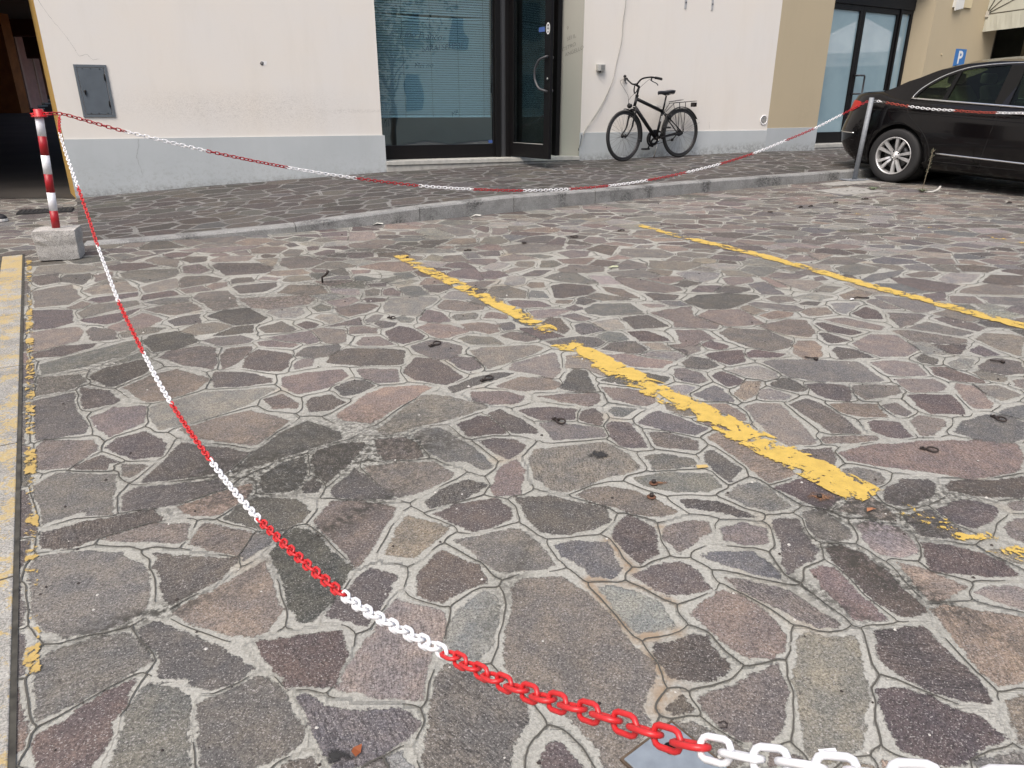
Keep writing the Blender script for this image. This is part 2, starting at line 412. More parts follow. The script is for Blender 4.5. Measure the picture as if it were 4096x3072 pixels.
m 1836,2926 1912,2926 1987,2776 1969,2748 1846,2785 1812,2845
n 1998,2872 2043,2890 2108,2810 2056,2760 1997,2793
t 1624,2793 1784,2793 1799,2726 1748,2670 1618,2655 1612,2718
t 1823,2710 1859,2751 1912,2718 1887,2564 1839,2506 1784,2506 1796,2608
t 1924,2726 2015,2726 2052,2624 1928,2578 1912,2655
t 2118,2785 2165,2793 2099,2694 2082,2718
m 1587,2631 1648,2639 1765,2631 1750,2542 1715,2450 1587,2457 1573,2520
n 1400,2710 1463,2735 1590,2726 1584,2662 1468,2608 1401,2586 1388,2639
p 1221,2735 1273,2751 1381,2726 1383,2686 1332,2571 1261,2593 1222,2655
p 1073,2743 1149,2810 1194,2768 1212,2694 1161,2662 1085,2702
l 1013,2678 1057,2694 1121,2624 1083,2586 995,2586 989,2624
o 903,2655 984,2776 1041,2768 987,2639 918,2578 896,2631
m 855,2828 900,2881 929,2863 974,2785 946,2735 889,2718
b 727,2639 839,2726 862,2694 876,2564 768,2578
g 714,2908 757,2917 813,2863 819,2776 777,2743 724,2768 698,2836
k 758,2983 825,3061 883,3031 917,2945 849,2899 773,2926
t 900,2520 973,2556 1045,2549 1063,2384 1069,2235 1038,2212 959,2206 923,2295
p 1085,2542 1167,2593 1199,2564 1250,2397 1254,2295 1149,2295 1121,2397
r 1242,2542 1320,2556 1418,2542 1413,2430 1324,2430 1255,2464
g 1439,2534 1509,2564 1519,2464 1481,2437 1450,2457
p 1320,2390 1370,2403 1431,2384 1419,2271 1343,2265 1302,2320
t 1478,2397 1544,2443 1609,2410 1598,2371 1504,2283 1456,2277
n 1092,2265 1186,2277 1299,2277 1296,2247 1207,2224 1097,2224
r 1107,2156 1219,2201 1503,2241 1684,2247 1756,2212 1728,2145 1653,2040 1531,2000 1449,1981 1345,2030 1227,2060 1121,2102
b 1591,2307 1678,2397 1799,2450 1862,2437 1893,2384 1810,2259 1723,2212 1649,2235
b 1849,2464 1912,2506 1993,2534 1910,2410
r 689,2265 740,2307 806,2283 918,2123 909,2010 895,2000 811,1962 783,2030 735,2167
p 656,2156 687,2172 748,2050 689,1967 668,2000 643,2102
r 753,2542 835,2549 877,2464 869,2397 832,2410 783,2492
m 974,2172 1099,2189 1083,2112 1038,2030 991,2040 978,2112
m 812,1934 955,2000 986,1953 1005,1880 929,1811 897,1836 841,1907
g 1079,2040 1126,2055 1187,2020 1160,1953 1092,1925 1058,1981
k 1156,1925 1238,1981 1318,1981 1328,1953 1288,1889 1189,1828 1122,1845
m 1357,1943 1393,1971 1513,1971 1638,2000 1552,1871 1413,1889 1351,1916
p 1250,1811 1323,1849 1395,1858 1437,1820 1383,1755 1309,1716 1269,1739
r 1481,1836 1520,1854 1540,1854 1507,1803 1478,1811
g 652,1889 706,1943 772,1962 832,1828 767,1803 701,1828
k 502,1862 541,1867 614,1854 713,1778 692,1770 617,1795 521,1820
p 753,1759 794,1767 831,1757 816,1688 824,1615 800,1576 710,1517 725,1597
g 853,1793 922,1809 953,1717 945,1674 887,1655 843,1669 839,1717
l 980,1727 1026,1752 1096,1717 1103,1633 1079,1597 1029,1584 987,1597 968,1651
m 852,1624 896,1637 944,1597 970,1530 980,1436 993,1379 955,1362 919,1357 892,1400 869,1490 850,1554
r 769,1530 817,1550 838,1538 854,1466 871,1396 882,1348 861,1345 807,1351 793,1407 775,1459
o 1013,1563 1063,1538 1137,1466 1075,1429 1047,1414 1019,1418 1015,1466
m 1123,1651 1193,1637 1259,1601 1289,1563 1301,1509 1220,1504 1083,1526
p 1133,1767 1190,1798 1231,1809 1261,1707 1264,1683 1240,1660 1138,1679
l 1289,1615 1381,1615 1341,1554 1297,1584
n 1399,1727 1453,1757 1495,1767 1411,1642 1385,1669
t 1148,1444 1197,1466 1268,1466 1273,1451 1239,1379 1220,1386 1175,1414
o 1002,1383 1047,1399 1108,1375 1211,1359 1210,1302 1151,1199 1081,1164 1023,1154 1006,1189 1006,1249 1005,1310
m 837,1310 956,1328 964,1266 988,1176 979,1106 931,1112 868,1136 834,1173 805,1215 816,1259
m 756,1139 811,1148 861,1124 897,1086 929,1078 954,1027 934,1014 899,1006 853,974 816,962 780,974 736,998 741,1064
t 649,1291 675,1304 729,1288 781,1299 764,1225 747,1160 702,1078 660,1001 622,988 606,976 562,969 558,998 579,1078 595,1167 627,1232
n 1011,1112 1057,1127 1087,1106 1021,1011 973,1011 991,1056
g 545,1499 578,1496 647,1470 709,1420 767,1344 756,1327 711,1322 666,1361 588,1432
r 425,1372 471,1414 527,1451 566,1426 606,1372 625,1300 604,1253 566,1228 521,1228 489,1258 456,1322
k 316,1266 371,1277 402,1299 444,1295 451,1252 473,1202 456,1179 415,1164 367,1164 335,1176 318,1232
p 380,1118 466,1153 576,1213 575,1139 545,1076 498,1017 485,1006 444,1021 404,1052 391,1092
b 503,1593 543,1608 647,1608 676,1557 690,1496 658,1503 597,1530 529,1572
p 310,1509 368,1546 446,1563 475,1530 498,1459 449,1440 382,1433 349,1466
n 428,1717 493,1752 561,1747 557,1698 496,1642 448,1597 423,1660
g 591,1717 660,1742 720,1717 701,1645 638,1638 589,1661
p 31,2482 47,2500 156,2518 248,2500 234,2413 113,2404
p 252,2413 270,2482 311,2509 341,2465 326,2363 283,2379
g 370,2482 391,2518 481,2500 424,2430 388,2438
b 462,2379 511,2447 556,2482 640,2413 712,2338 655,2283 555,2322
p 348,2363 374,2392 439,2379 466,2193 410,2190 371,2207 350,2267
p 493,2306 551,2306 651,2237 635,2171 555,2186 497,2207
g 104,2379 149,2387 323,2338 337,2275 250,2260 146,2249
m -92,2465 -47,2500 30,2421 88,2330 90,2295 0,2302 -15,2322
g 449,2136 520,2147 606,2109 608,2075 541,2055 459,2042
g 386,1992 495,2023 637,2017 654,1937 596,1908 497,1908 416,1943
t 57,2109 76,2178 317,2230 367,2178 422,2055 392,2030 296,1992 220,1932 155,1908 119,1920 71,1992
n 197,1885 251,1932 302,1937 385,1908 439,1863 486,1798 433,1772 354,1788 311,1819
p 9,1874 111,1885 275,1819 281,1752 228,1712 158,1686 85,1698 52,1747
p 278,1683 307,1747 334,1777 372,1757 400,1717 394,1597 338,1554 305,1615
b 116,1637 166,1655 260,1653 272,1615 286,1538 257,1498 206,1505 180,1554 134,1588
n -161,1660 0,1712 23,1707 77,1633 108,1550 63,1534 0,1526 -36,1526 -90,1580
n 0,1462 27,1498 124,1505 146,1480 178,1449 205,1407 255,1302 289,1239 306,1179 279,1136 260,1084 275,1064 250,1024 231,998 238,962 230,927 180,927 168,974 159,1011 128,1053 93,1092 31,1136 0,1182 -15,1212 -5,1340
g -152,1189 -139,1208 -83,1202 -27,1151 0,1136 31,1101 32,1078 0,1011 -7,959 -13,915 -147,915 -167,1011 -163,1106 -163,1154
p 54,974 64,1001 89,1014 113,986 136,950 124,915 58,915
l 214,1462 246,1467 315,1441 363,1395 379,1325 334,1313 287,1306 255,1363 241,1399
k 315,1092 341,1112 352,1121 364,1089 319,1078
n 490,991 516,991 541,981 543,964 478,964
o 623,971 667,964 655,938 602,938
m -574,1280 -504,1291 -454,1302 -395,1311 -382,1277 -361,1239 -368,1202 -372,1176 -369,1153 -432,1151 -472,1148 -515,1199 -548,1232
t -303,1367 -283,1420 -233,1399 -163,1371 -152,1310 -176,1252 -184,1189 -185,1115 -289,1124 -367,1142 -354,1205 -331,1280
b -447,1127 -428,1128 -378,1098 -329,1089 -208,1086 -181,1059 -200,1029 -242,988 -281,964 -321,950 -351,988 -382,1024 -408,1078
p -441,1359 -428,1420 -406,1449 -393,1503 -370,1535 -291,1507 -307,1428 -321,1375 -337,1328 -383,1344
m -243,1513 -230,1538 -190,1615 -155,1588 -89,1554 -61,1482 -106,1466 -171,1407 -233,1436
l -153,1313 -128,1379 -89,1428 -72,1445 -43,1432 -31,1395 -36,1332 -47,1266 -72,1225 -131,1235 -144,1270
l -239,978 -210,993 -197,974 -177,950 -224,938
g -268,964 -243,978 -221,959 -215,927 -274,927
p -425,964 -376,981 -359,950 -420,927
k -666,2095 -674,2164 -590,2222 -514,2230 -524,2136 -582,1955 -636,2017
k -770,1908 -801,2004 -766,2082 -700,2122 -679,2069 -661,1943 -667,1920 -749,1902
k -652,1943 -634,1986 -595,1955 -602,1908 -638,1902
k -561,1920 -514,2055 -456,1992 -353,1863 -470,1868 -547,1885
r -484,2055 -380,2088 -260,2092 -188,2017 -192,1992 -262,1920 -348,1874 -424,1955
p -483,2252 -386,2270 -330,2222 -298,2129 -423,2102 -451,2150
b -352,2283 -308,2338 -263,2338 -132,2193 -65,2055 -91,2036 -147,2095 -221,2095 -282,2164
m -200,2371 -128,2438 -90,2430 -29,2330 -25,2291 -157,2275
p -116,2237 -64,2260 15,2245 49,2193 -13,2109 -61,2157
k -260,1852 -195,1943 -140,1980 -75,1943 -129,1885 -187,1841 -239,1819
m -229,1788 -162,1841 -48,1868 -5,1819 -2,1767 -68,1717 -107,1698 -179,1747
o -339,1597 -325,1717 -305,1777 -176,1717 -215,1651 -257,1584
n -567,1747 -545,1852 -466,1852 -346,1819 -346,1777 -372,1660 -388,1571 -405,1546 -442,1597 -518,1688
r -65,1932 -39,2055 14,2109 40,2042 25,1897 -55,1885
k -829,2982 -834,3069 -780,3162 -630,3162 -502,3138 -485,2960 -671,2943
g -679,2908 -501,2908 -475,2761 -559,2752 -638,2818
k -733,2706 -676,2780 -616,2780 -569,2724 -613,2652 -677,2618
o -665,2440 -577,2652 -529,2706 -363,2724 -332,2706 -420,2551 -520,2380 -617,2402
m -473,2878 -441,3047 -332,3014 -207,2809 -269,2733 -400,2780
k -266,2706 -155,2818 -43,2868 3,2858 -57,2799 -240,2652
r -70,2715 34,2818 161,2799 210,2742 177,2688 54,2670
t -491,2323 -353,2635 -252,2618 -86,2518 -235,2410 -399,2309 -458,2282
n -169,2661 -40,2670 53,2618 24,2551 -80,2542 -151,2584
k 202,2697 238,2838 274,2908 326,2888 341,2670 254,2661
n 102,2618 231,2643 353,2643 344,2567 297,2518 191,2567
t 247,3069 305,3092 404,2960 435,2838 389,2828 329,2918 236,2918
k 376,2780 488,2888 539,2818 565,2715 466,2733
n 368,2715 488,2688 576,2652 567,2567 518,2526 402,2584
r 427,3081 518,3092 726,2992 656,2918 527,2939
k 541,2878 675,2818 629,2742 587,2752
l 637,2706 716,2733 753,2706 692,2626 648,2652
r 602,2567 668,2518 717,2440 650,2440 596,2502
k 984,3930 1087,4057 1244,4091 1439,4057 1442,4009 1263,3839 1185,3780 1055,3780
p 1065,4124 1146,4264 1282,4264 1192,4107
k 1211,4107 1258,4210 1320,4264 1440,4210 1433,4158 1337,4091
n 1337,4431 1408,4470 1524,4450 1498,4337 1359,4264 1331,4300
l 1066,4570 1178,4611 1354,4570 1312,4450 1213,4337 1112,4412
r 1590,4470 1634,4450 1685,4228 1612,4210
n 1789,4124 1921,4264 2012,4228 1904,4107
r 1921,4057 2075,4175 2115,4057 2014,3977 1916,3961
l 1625,4009 1767,4091 1879,4025 1765,3945
n 1459,3977 1526,4041 1622,4025 1623,3930 1505,3899
m 1609,3869 1677,3930 1761,3914 1707,3845
l 1802,3884 1967,3914 1956,3869 1801,3695 1770,3723
m 1835,3695 1971,3824 1998,3751 1959,3600 1865,3613
o 1572,3723 1666,3809 1745,3809 1732,3695 1589,3654
o 1323,3667 1445,3751 1530,3723 1496,3654 1360,3600
r 993,3667 1077,3765 1246,3780 1285,3681 1309,3522 1203,3496 1102,3484 1050,3560
g 1036,3386 1104,3459 1284,3422 1357,3270 1317,3183 1217,3130 1123,3183 1066,3270
m 899,3215 966,3270 1036,3194 962,3141
m 884,3079 982,3130 1073,3141 1056,3000 968,2953 925,3000
m 1083,3099 1135,3151 1262,3089 1211,3049 1082,3049
o 1340,3204 1387,3270 1464,3270 1467,3183 1417,3059 1326,3029 1302,3099
m 1501,3141 1541,3183 1599,3162 1646,3039 1484,3029
t 1632,3226 1782,3362 1902,3351 1900,3141 1799,3059 1684,3059 1634,3141
n 1264,3484 1443,3600 1546,3586 1517,3386 1466,3316 1359,3362
m 1567,3534 1622,3547 1761,3386 1683,3351 1590,3410
m 1533,3386 1572,3386 1640,3270 1531,3231 1517,3270
n 1643,3600 1771,3626 1911,3484 1858,3422 1760,3471
g 2036,3723 2210,3695 2220,3667 2062,3509 1980,3459
g 2019,3930 2096,3977 2150,3780 2046,3780
n 1913,3422 2017,3422 2211,3293 2193,3248 2066,3226 1938,3270
l 1911,3248 2003,3248 2011,3141 2006,3079 1915,3099
m 2015,3215 2173,3215 2064,3079 2024,3099
p 2132,3120 2226,3215 2245,3079 2160,3059
t 2258,3293 2361,3386 2487,3362 2513,3316 2326,3059 2284,3141
p 2233,3613 2298,3640 2403,3534 2414,3459 2344,3410 2275,3484
g 2020,3459 2171,3560 2314,3386 2223,3339
m 2410,4450 2551,4450 2754,4264 2616,4124 2438,4124 2395,4300
n 2551,4529 2696,4611 2809,4570 2672,4450 2561,4470
n 2732,4193 2961,4300 3120,4228 3006,4057 2727,4074 2654,4107
m 2934,4337 3103,4529 3294,4489 3144,4264 3016,4264
m 3024,4782 3153,4782 3270,4695 3108,4570 2967,4611
l 2701,4412 2871,4570 3032,4529 2865,4337 2687,4300
n 2560,4041 2698,4025 2666,3884 2497,3899
g 2725,4025 2963,3993 2861,3839 2702,3884
b 2202,4264 2276,4318 2414,4300 2504,4124 2420,4091 2249,4141
g 2160,4695 2345,4826 2477,4695 2355,4570 2155,4489
g 2085,4826 2282,5013 2394,5013 2485,4918 2293,4782
n 1637,4489 1743,4590 1899,4509 1811,4412 1678,4431
n 1900,4918 2017,5086 2121,5061 2132,4918 1982,4872
p 1926,4450 1993,4489 2003,4393 1916,4374
m 2094,4489 2172,4529 2200,4431 2081,4412
b 2147,4337 2336,4529 2614,4652 2470,4489 2236,4337"""
PAL = {k: tuple(.80*(x*.62+.38*sum(c)/3)+.006 for x in c) for k, c in PAL.items()}
def load_stones():
    out = []
    for ln in STONES.strip().split('\n'):
        tk = ln.split(); out.append((PAL[tk[0]], np.array([[float(u)/1000 for u in a.split(',')] for a in tk[1:]])))
    return out
def poly_sd(P, X, Y):
    n = len(P); d2 = np.full(X.shape, 1e9); ins = np.zeros(X.shape, bool)
    for i in range(n):
        ax, ay = P[i]; bx, by = P[(i+1) % n]; ex, ey = bx-ax, by-ay; L = ex*ex+ey*ey+1e-12
        t = np.clip(((X-ax)*ex+(Y-ay)*ey)/L, 0, 1); dx = X-ax-t*ex; dy = Y-ay-t*ey
        d2 = np.minimum(d2, dx*dx+dy*dy)
        c = ((ay > Y) != (by > Y)) & (X < ex*(Y-ay)/(ey if abs(ey) > 1e-12 else 1e-12)+ax); ins ^= c
    d = np.sqrt(d2); return np.where(ins, -d, d)
def closest_on(P, q):
    A = P; B = np.roll(P, -1, 0); E = B-A; t = np.clip(((q-A)*E).sum(1)/((E*E).sum(1)+1e-12), 0, 1)[:, None]
    C = A+t*E; D = ((C-q)**2).sum(1); i = D.argmin(); return C[i], math.sqrt(D[i])
def clip(poly, n, c):   # keep points with n.p <= c
    out = []; m = len(poly)
    for i in range(m):
        p, r = poly[i], poly[(i+1) % m]; a = n[0]*p[0]+n[1]*p[1]-c; b = n[0]*r[0]+n[1]*r[1]-c
        if a <= 0: out.append(p)
        if (a < 0) != (b < 0) and a != b:
            t = a/(a-b); out.append((p[0]+(r[0]-p[0])*t, p[1]+(r[1]-p[1])*t))
    return out
def fill_stones(region, bbox, spacing, traced, seed, joint, pal, aniso=0., adir=0., lo=.62, hi=1.5):
    rr = random.Random(seed); seeds = []; cell = {}; cs = .3
    x0, x1, y0, y1 = bbox; ca, sa = math.cos(adir), math.sin(adir); ky = 1+aniso
    cents = np.array([P.mean(0) for _, P in traced]) if traced else np.zeros((0, 2))
    rads = np.array([np.sqrt(((P-P.mean(0))**2).sum(1)).max() for _, P in traced]) if traced else np.zeros(0)
    def M(dx, dy): u = dx*ca+dy*sa; v = (-dx*sa+dy*ca)*ky; return u*u+v*v
    tries = int((x1-x0)*(y1-y0)/(spacing*spacing)*14)
    for _ in range(tries):
        x, y = rr.uniform(x0, x1), rr.uniform(y0, y1)
        if not region(x, y): continue
        r = spacing*rr.uniform(lo, hi); ok = True; ci, cj = int(x//cs), int(y//cs)
        for i in (-1, 0, 1):
            for j in (-1, 0, 1):
                for (a, b, r2) in cell.get((ci+i, cj+j), ()):
                    if M(a-x, b-y) < (.5*(r+r2))**2: ok = False; break
                if not ok: break
            if not ok: break
        if not ok: continue
        near = []
        if len(cents):
            dd = np.sqrt(((cents-(x, y))**2).sum(1))-rads
            for k in np.nonzero(dd < .30)[0]:
                P = traced[k][1]
                if poly_sd(P, np.array([x]), np.array([y]))[0] < .055: ok = False; break
                near.append(P)
        if not ok: continue
        seeds.append((x, y, r, near)); cell.setdefault((ci, cj), []).append((x, y, r))
    out = []
    for (x, y, r, near) in seeds:
        h = .45; poly = [(x-h, y-h), (x+h, y-h), (x+h, y+h), (x-h, y+h)]; g = joint*rr.uniform(.35, .75)
        ci, cj = int(x//cs), int(y//cs)
        for i in (-2, -1, 0, 1, 2):
            for j in (-2, -1, 0, 1, 2):
                for (a, b, r2) in cell.get((ci+i, cj+j), ()):
                    if a == x and b == y: continue
                    dx, dy = a-x, b-y
                    if dx*dx+dy*dy > .7: continue
                    # anisotropic bisector
                    u, v = dx*ca+dy*sa, (-dx*sa+dy*ca)*ky*ky
                    nx, ny = u*ca-v*sa, u*sa+v*ca; L = math.hypot(nx, ny); nx /= L; ny /= L
                    wgt = r/(r+r2); mx, my = x+dx*wgt, y+dy*wgt
                    poly = clip(poly, (nx, ny), nx*mx+ny*my-g)
        for P in near:
            c, d = closest_on(P, np.array([x, y])); nx, ny = (c[0]-x)/d, (c[1]-y)/d
            poly = clip(poly, (nx, ny), nx*c[0]+ny*c[1]-joint*.9)
        if len(poly) < 3: continue
        P = np.array(poly); Q = np.roll(P, -1, 0)
        if abs((P[:, 0]*Q[:, 1]-P[:, 1]*Q[:, 0]).sum()) < .004: continue
        P = P + np.array([[rr.gauss(0, .004), rr.gauss(0, .004)] for _ in P])
        out.append((PAL[rr.choice(pal)], P))
    return out
def warp(P, rr):       # add gentle irregular points along the edges of a stone
    out = []; n = len(P)
    for i in range(n):
        a, b = P[i], P[(i+1) % n]; L = math.hypot(*(b-a)); out.append(a)
        k = int(L/.06)
        for j in range(1, k+1):
            t = j/(k+1); nrm = np.array([-(b-a)[1], (b-a)[0]])/(L+1e-9); out.append(a+(b-a)*t+nrm*rr.gauss(0, .0035))
    return np.array(out)
SOIL = [(-.66,2.09,.34,.13,.3,.95),(-.45,2.20,.25,.10,.2,.9),(-.74,1.93,.25,.06,.4,.8),(-.63,2.32,.3,.12,.3,.6),(-.45,1.80,.25,.035,.9,.8),(1.04,1.84,.08,.07,0,.9),(1.08,1.77,.16,.07,-.3,1.),(.96,1.78,.10,.04,-.6,.9),
        (.90,1.56,.16,.035,-1.1,.9),(.98,1.50,.22,.03,-1.0,.9),(.76,1.43,.14,.03,-.9,.7),(1.3,1.88,.25,.06,.2,.7),(-1.77,2.84,.25,.3,.3,.55),(-1.36,3.95,.5,.16,.2,.6),(-1.93,4.71,.5,.12,.1,.6),(-1.05,4.30,.22,.10,.1,.95),(-1.0,5.16,.6,.12,.4,.7),(-.87,1.36,.16,.03,.5,.8),(.0,1.5,.03,.2,-.3,.5)]
WASH = [((.19,1.485),(.28,1.295),.016),((.28,1.295),(.329,1.16),.015),((.329,1.16),(.30,1.10),.034),((.29,1.295),(.385,1.303),.020),((.265,1.649),(.31,1.53),.020),((.20,1.50),(.34,1.46),.012),((.34,1.46),(.40,1.40),.010),((.419,1.72),(.44,1.69),.015)]
def paved(name, X, Y, Z, stones, mats, seed, gw=.0028, gz=.0022, keep=None, kind='structure'):
    """X,Y,Z: (ny,nx) grids.  One sheet with fields for the material, plus the dark tooled lines of the joints."""
    rr = random.Random(seed); ny, nx = X.shape; N = ny*nx; xf, yf = X.ravel(), Y.ravel()
    D1 = np.full(N, .3); D2 = np.full(N, .4); I1 = np.full(N, -1, int)
    cs = .25; bx = np.floor(xf/cs).astype(int); by = np.floor(yf/cs).astype(int); key = (bx+1000)*4096+(by+1000)
    order = np.argsort(key, kind='stable'); ks = key[order]; uk, st = np.unique(ks, return_index=True); en = np.r_[st[1:], len(ks)]
    tab = {int(k): order[a:b] for k, a, b in zip(uk, st, en)}
    cols = np.zeros((len(stones)+1, 3)); tex = np.zeros(len(stones)+1); cols[-1] = (.15, .14, .13)
    for i, (c, P) in enumerate(stones):
        v = rr.uniform(.88, 1.14); cols[i] = [min(1, a*v*rr.uniform(.95, 1.05)) for a in c]; tex[i] = rr.random()
        x0, y0 = P.min(0)-.10; x1, y1 = P.max(0)+.10
        ids = [tab[k] for k in ((bi+1000)*4096+(bj+1000) for bi in range(int(math.floor(x0/cs)), int(math.floor(x1/cs))+1)
               for bj in range(int(math.floor(y0/cs)), int(math.floor(y1/cs))+1)) if k in tab]
        if not ids: continue
        ids = np.concatenate(ids); d = poly_sd(warp(P, rr), xf[ids], yf[ids])
        a = D1[ids]; b = D2[ids]; win = d < a
        D2[ids] = np.where(win, a, np.minimum(b, d)); D1[ids] = np.where(win, d, a); I1[ids] = np.where(win, i, I1[ids])
    verts = np.stack([xf, yf, Z.ravel()], 1)
    ii, jj = np.meshgrid(np.arange(ny-1), np.arange(nx-1), indexing='ij'); a = (ii*nx+jj).ravel()
    quads = np.stack([a, a+1, a+nx+1, a+nx], 1)
    if keep is not None:
        cx = xf[quads].mean(1); cy = yf[quads].mean(1); quads = quads[keep(cx, cy)]
    # joint lines
    gap = np.maximum(D2-D1, 1e-4); qi = I1[quads]
    mixd = (qi.min(1) != qi.max(1)) & (D1[quads].min(1) > -.02) & (D1[quads].max(1) < .16)
    rv = []; rf = []; ra = []
    for q in quads[mixd]:
        pts = []
        for u in range(4):
            s, e = q[u], q[(u+1) % 4]
            if I1[s] != I1[e]:
                t = gap[s]/(gap[s]+gap[e]); pts.append(verts[s]*(1-t)+verts[e]*t)
        m = len(pts)
        if m < 2: continue
        segs = [(pts[0], pts[1])] if m == 2 else [(p, sum(pts)/m) for p in pts]
        for p, r in segs:
            cx, cy = (p[0]+r[0])/2, (p[1]+r[1])/2
            f = math.sin(cx*9.1+1.7*math.sin(cy*7.3))*math.sin(cy*8.3+1.9*math.sin(cx*6.1)) + .5*math.sin(cx*31+cy*23)
            if f < -.50+.06*max(0, cy-3): continue
            wd = gw*(.82 if cy > 3 else 1)*(1+.45*max(-1, min(1, f)))*(1+.04*cy)
            d = r-p; L = math.hypot(d[0], d[1])
            if L < 1e-5: continue
            n = np.array([-d[1]/L, d[0]/L, 0])*wd*.5; e = d/L*.0012; z = np.array([0, 0, gz+rr.random()*.0006])
            b = len(rv); rv += [p-n-e+z, p+n-e+z, r+n+e+z, r-n+e+z]; rf.append((b, b+3, b+2, b+1))
    nv = len(verts); allv = np.vstack([verts, np.array(rv)]) if rv else verts
    nq = len(quads); faces = np.vstack([quads, np.array(rf)+nv]) if rf else quads
    me = bpy.data.meshes.new(name); me.vertices.add(len(allv)); me.vertices.foreach_set('co', allv.astype(np.float32).ravel())
    me.loops.add(len(faces)*4); me.loops.foreach_set('vertex_index', faces.astype(np.int32).ravel())
    me.polygons.add(len(faces)); me.polygons.foreach_set('loop_start', np.arange(0, len(faces)*4, 4, dtype=np.int32))
    mi = np.zeros(len(faces), np.int32); mi[nq:] = 1; me.update(calc_edges=True)
    for m in mats: me.materials.append(m)
    me.polygons.foreach_set('material_index', mi)
    pad = len(allv)-nv
    for nm, arr in (('sd', D1), ('tex', tex[I1])):
        at = me.attributes.new(nm, 'FLOAT', 'POINT'); at.data.foreach_set('value', np.r_[arr, np.zeros(pad)].astype(np.float32))
    at = me.attributes.new('stone', 'FLOAT_COLOR', 'POINT'); cc = np.ones((len(allv), 4), np.float32); cc[:nv, :3] = cols[I1]; at.data.foreach_set('color', cc.ravel())
    px_, py_ = allv[:, 0], allv[:, 1]; soil = np.zeros(len(allv)); wash = np.zeros(len(allv))
    for (cx, cy, rx, ry, an, am) in SOIL:
        u = (px_-cx)*math.cos(an)+(py_-cy)*math.sin(an); v = -(px_-cx)*math.sin(an)+(py_-cy)*math.cos(an)
        soil = np.maximum(soil, min(1.4, am*1.35)*np.exp(-((u/rx/1.35)**2+(v/ry/1.35)**2)))
    for (ax, ay), (bx_, by_), wd in WASH:
        ex, ey = bx_-ax, by_-ay; t2 = np.clip(((px_-ax)*ex+(py_-ay)*ey)/(ex*ex+ey*ey), 0, 1)
        wash = np.maximum(wash, np.exp(-((px_-ax-t2*ex)**2+(py_-ay-t2*ey)**2)/wd**2))
    for nm, arr in (('soil', soil), ('wash', wash)):
        at = me.attributes.new(nm, 'FLOAT', 'POINT'); at.data.foreach_set('value', arr.astype(np.float32))
    me.validate(); o = bpy.data.objects.new(name, me); col.objects.link(o); tag(o, kind=kind); return o

KERB = [(-3.30,5.36),(-3.0,5.46),(-2.50,5.63),(-1.76,5.90),(-1.39,6.10),(-.88,6.34),(-.07,6.80),(.33,7.03),(1.15,7.53),(1.94,8.0),(2.78,8.47),(3.37,8.78),(4.30,9.27),(4.66,9.47),(5.6,9.98),(7.0,10.75),(9.0,11.85),(12.0,13.5)]
KH = [.012,.016,.032,.060,.085,.118,.145,.140,.125,.122,.112,.106,.10,.10,.10,.10,.10,.10]
kx = np.array([p[0] for p in KERB]); ky_ = np.array([p[1] for p in KERB])
def kerb_y(x): return np.interp(x, kx, ky_, left=99, right=99)
def kerb_h(x): return np.interp(x, kx, KH)
# foot of the two facades
WALL = [(-4.56,7.59,.306),(-3.44,8.05,.38),(-1.535,8.83,.47),(.905,9.84,.535),(2.29,10.41,.565),(3.735,11.0,.59),(4.70,11.56,.575),(8.45,13.73,.60),(14.,16.93,.66)]
wx = np.array([p[0] for p in WALL]); wy = np.array([p[1] for p in WALL]); wz = np.array([p[2] for p in WALL])

mp_ = paving_mat('piazza_stone'); ms_ = paving_mat('sidewalk_stone', dark=.58, joint=(.37,.37,.36), grow=-.001); 
mgroove = plain('joint_groove', (.075, .072, .062), .9)
traced = load_stones()
STRIP = (np.array([-3.50, 5.06]), np.array([-1.02, 1.12]))      # right edge of the flush kerb at the left
sdv = (STRIP[1]-STRIP[0]); sdv = sdv/np.linalg.norm(sdv); snr = np.array([-sdv[1], sdv[0]])   # snr points to the right/away
def side(x, y): return (x-STRIP[0][0])*snr[0]+(y-STRIP[0][1])*snr[1]
def reg_piazza(x, y):
    if y > kerb_y(x)-.03 and x > -3.3: return False
    s = side(x, y); return abs(x) < 1.0*(y+1.3) and not (-.17 < s < .035 and y < 5.1)
bmix = 'ggggnnnnttppppmmkkbblllrro'
far = fill_stones(reg_piazza, (-9, 9.5, .3, 10.6), .175, traced, 11, .026, bmix, .35, R(-8))
ny, nx = 620, 760
ys = .42+(10.6-.42)*(np.linspace(0, 1, ny)**1.45); ss = np.linspace(-.98, .98, nx)
Yg = np.repeat(ys[:, None], nx, 1); Xg = ss[None, :]*(Yg+1.25); Zg = G(Yg)
piazza = paved('piazza_paving', Xg, Yg, Zg, traced+far, [mp_, mgroove], 5,
               keep=lambda x, y: ~((x > -3.3) & (y > np.interp(x, kx, ky_)+.06)))
def fence_floor(name, x0, x1, y0, y1, z):
    MB().add([(x0,y0,G(y0)+z),(x1,y0,G(y0)+z),(x1,y1,G(y1)+z),(x0,y1,G(y1)+z)], [(0,1,2,3)]).build(name, plain('rough_stone', (.16,.15,.135), .9, noise=.3, nscale=3))
    return bpy.data.objects[name]
tag(fence_floor('ground', -70, 70, -60, 70, -.03), kind='structure')

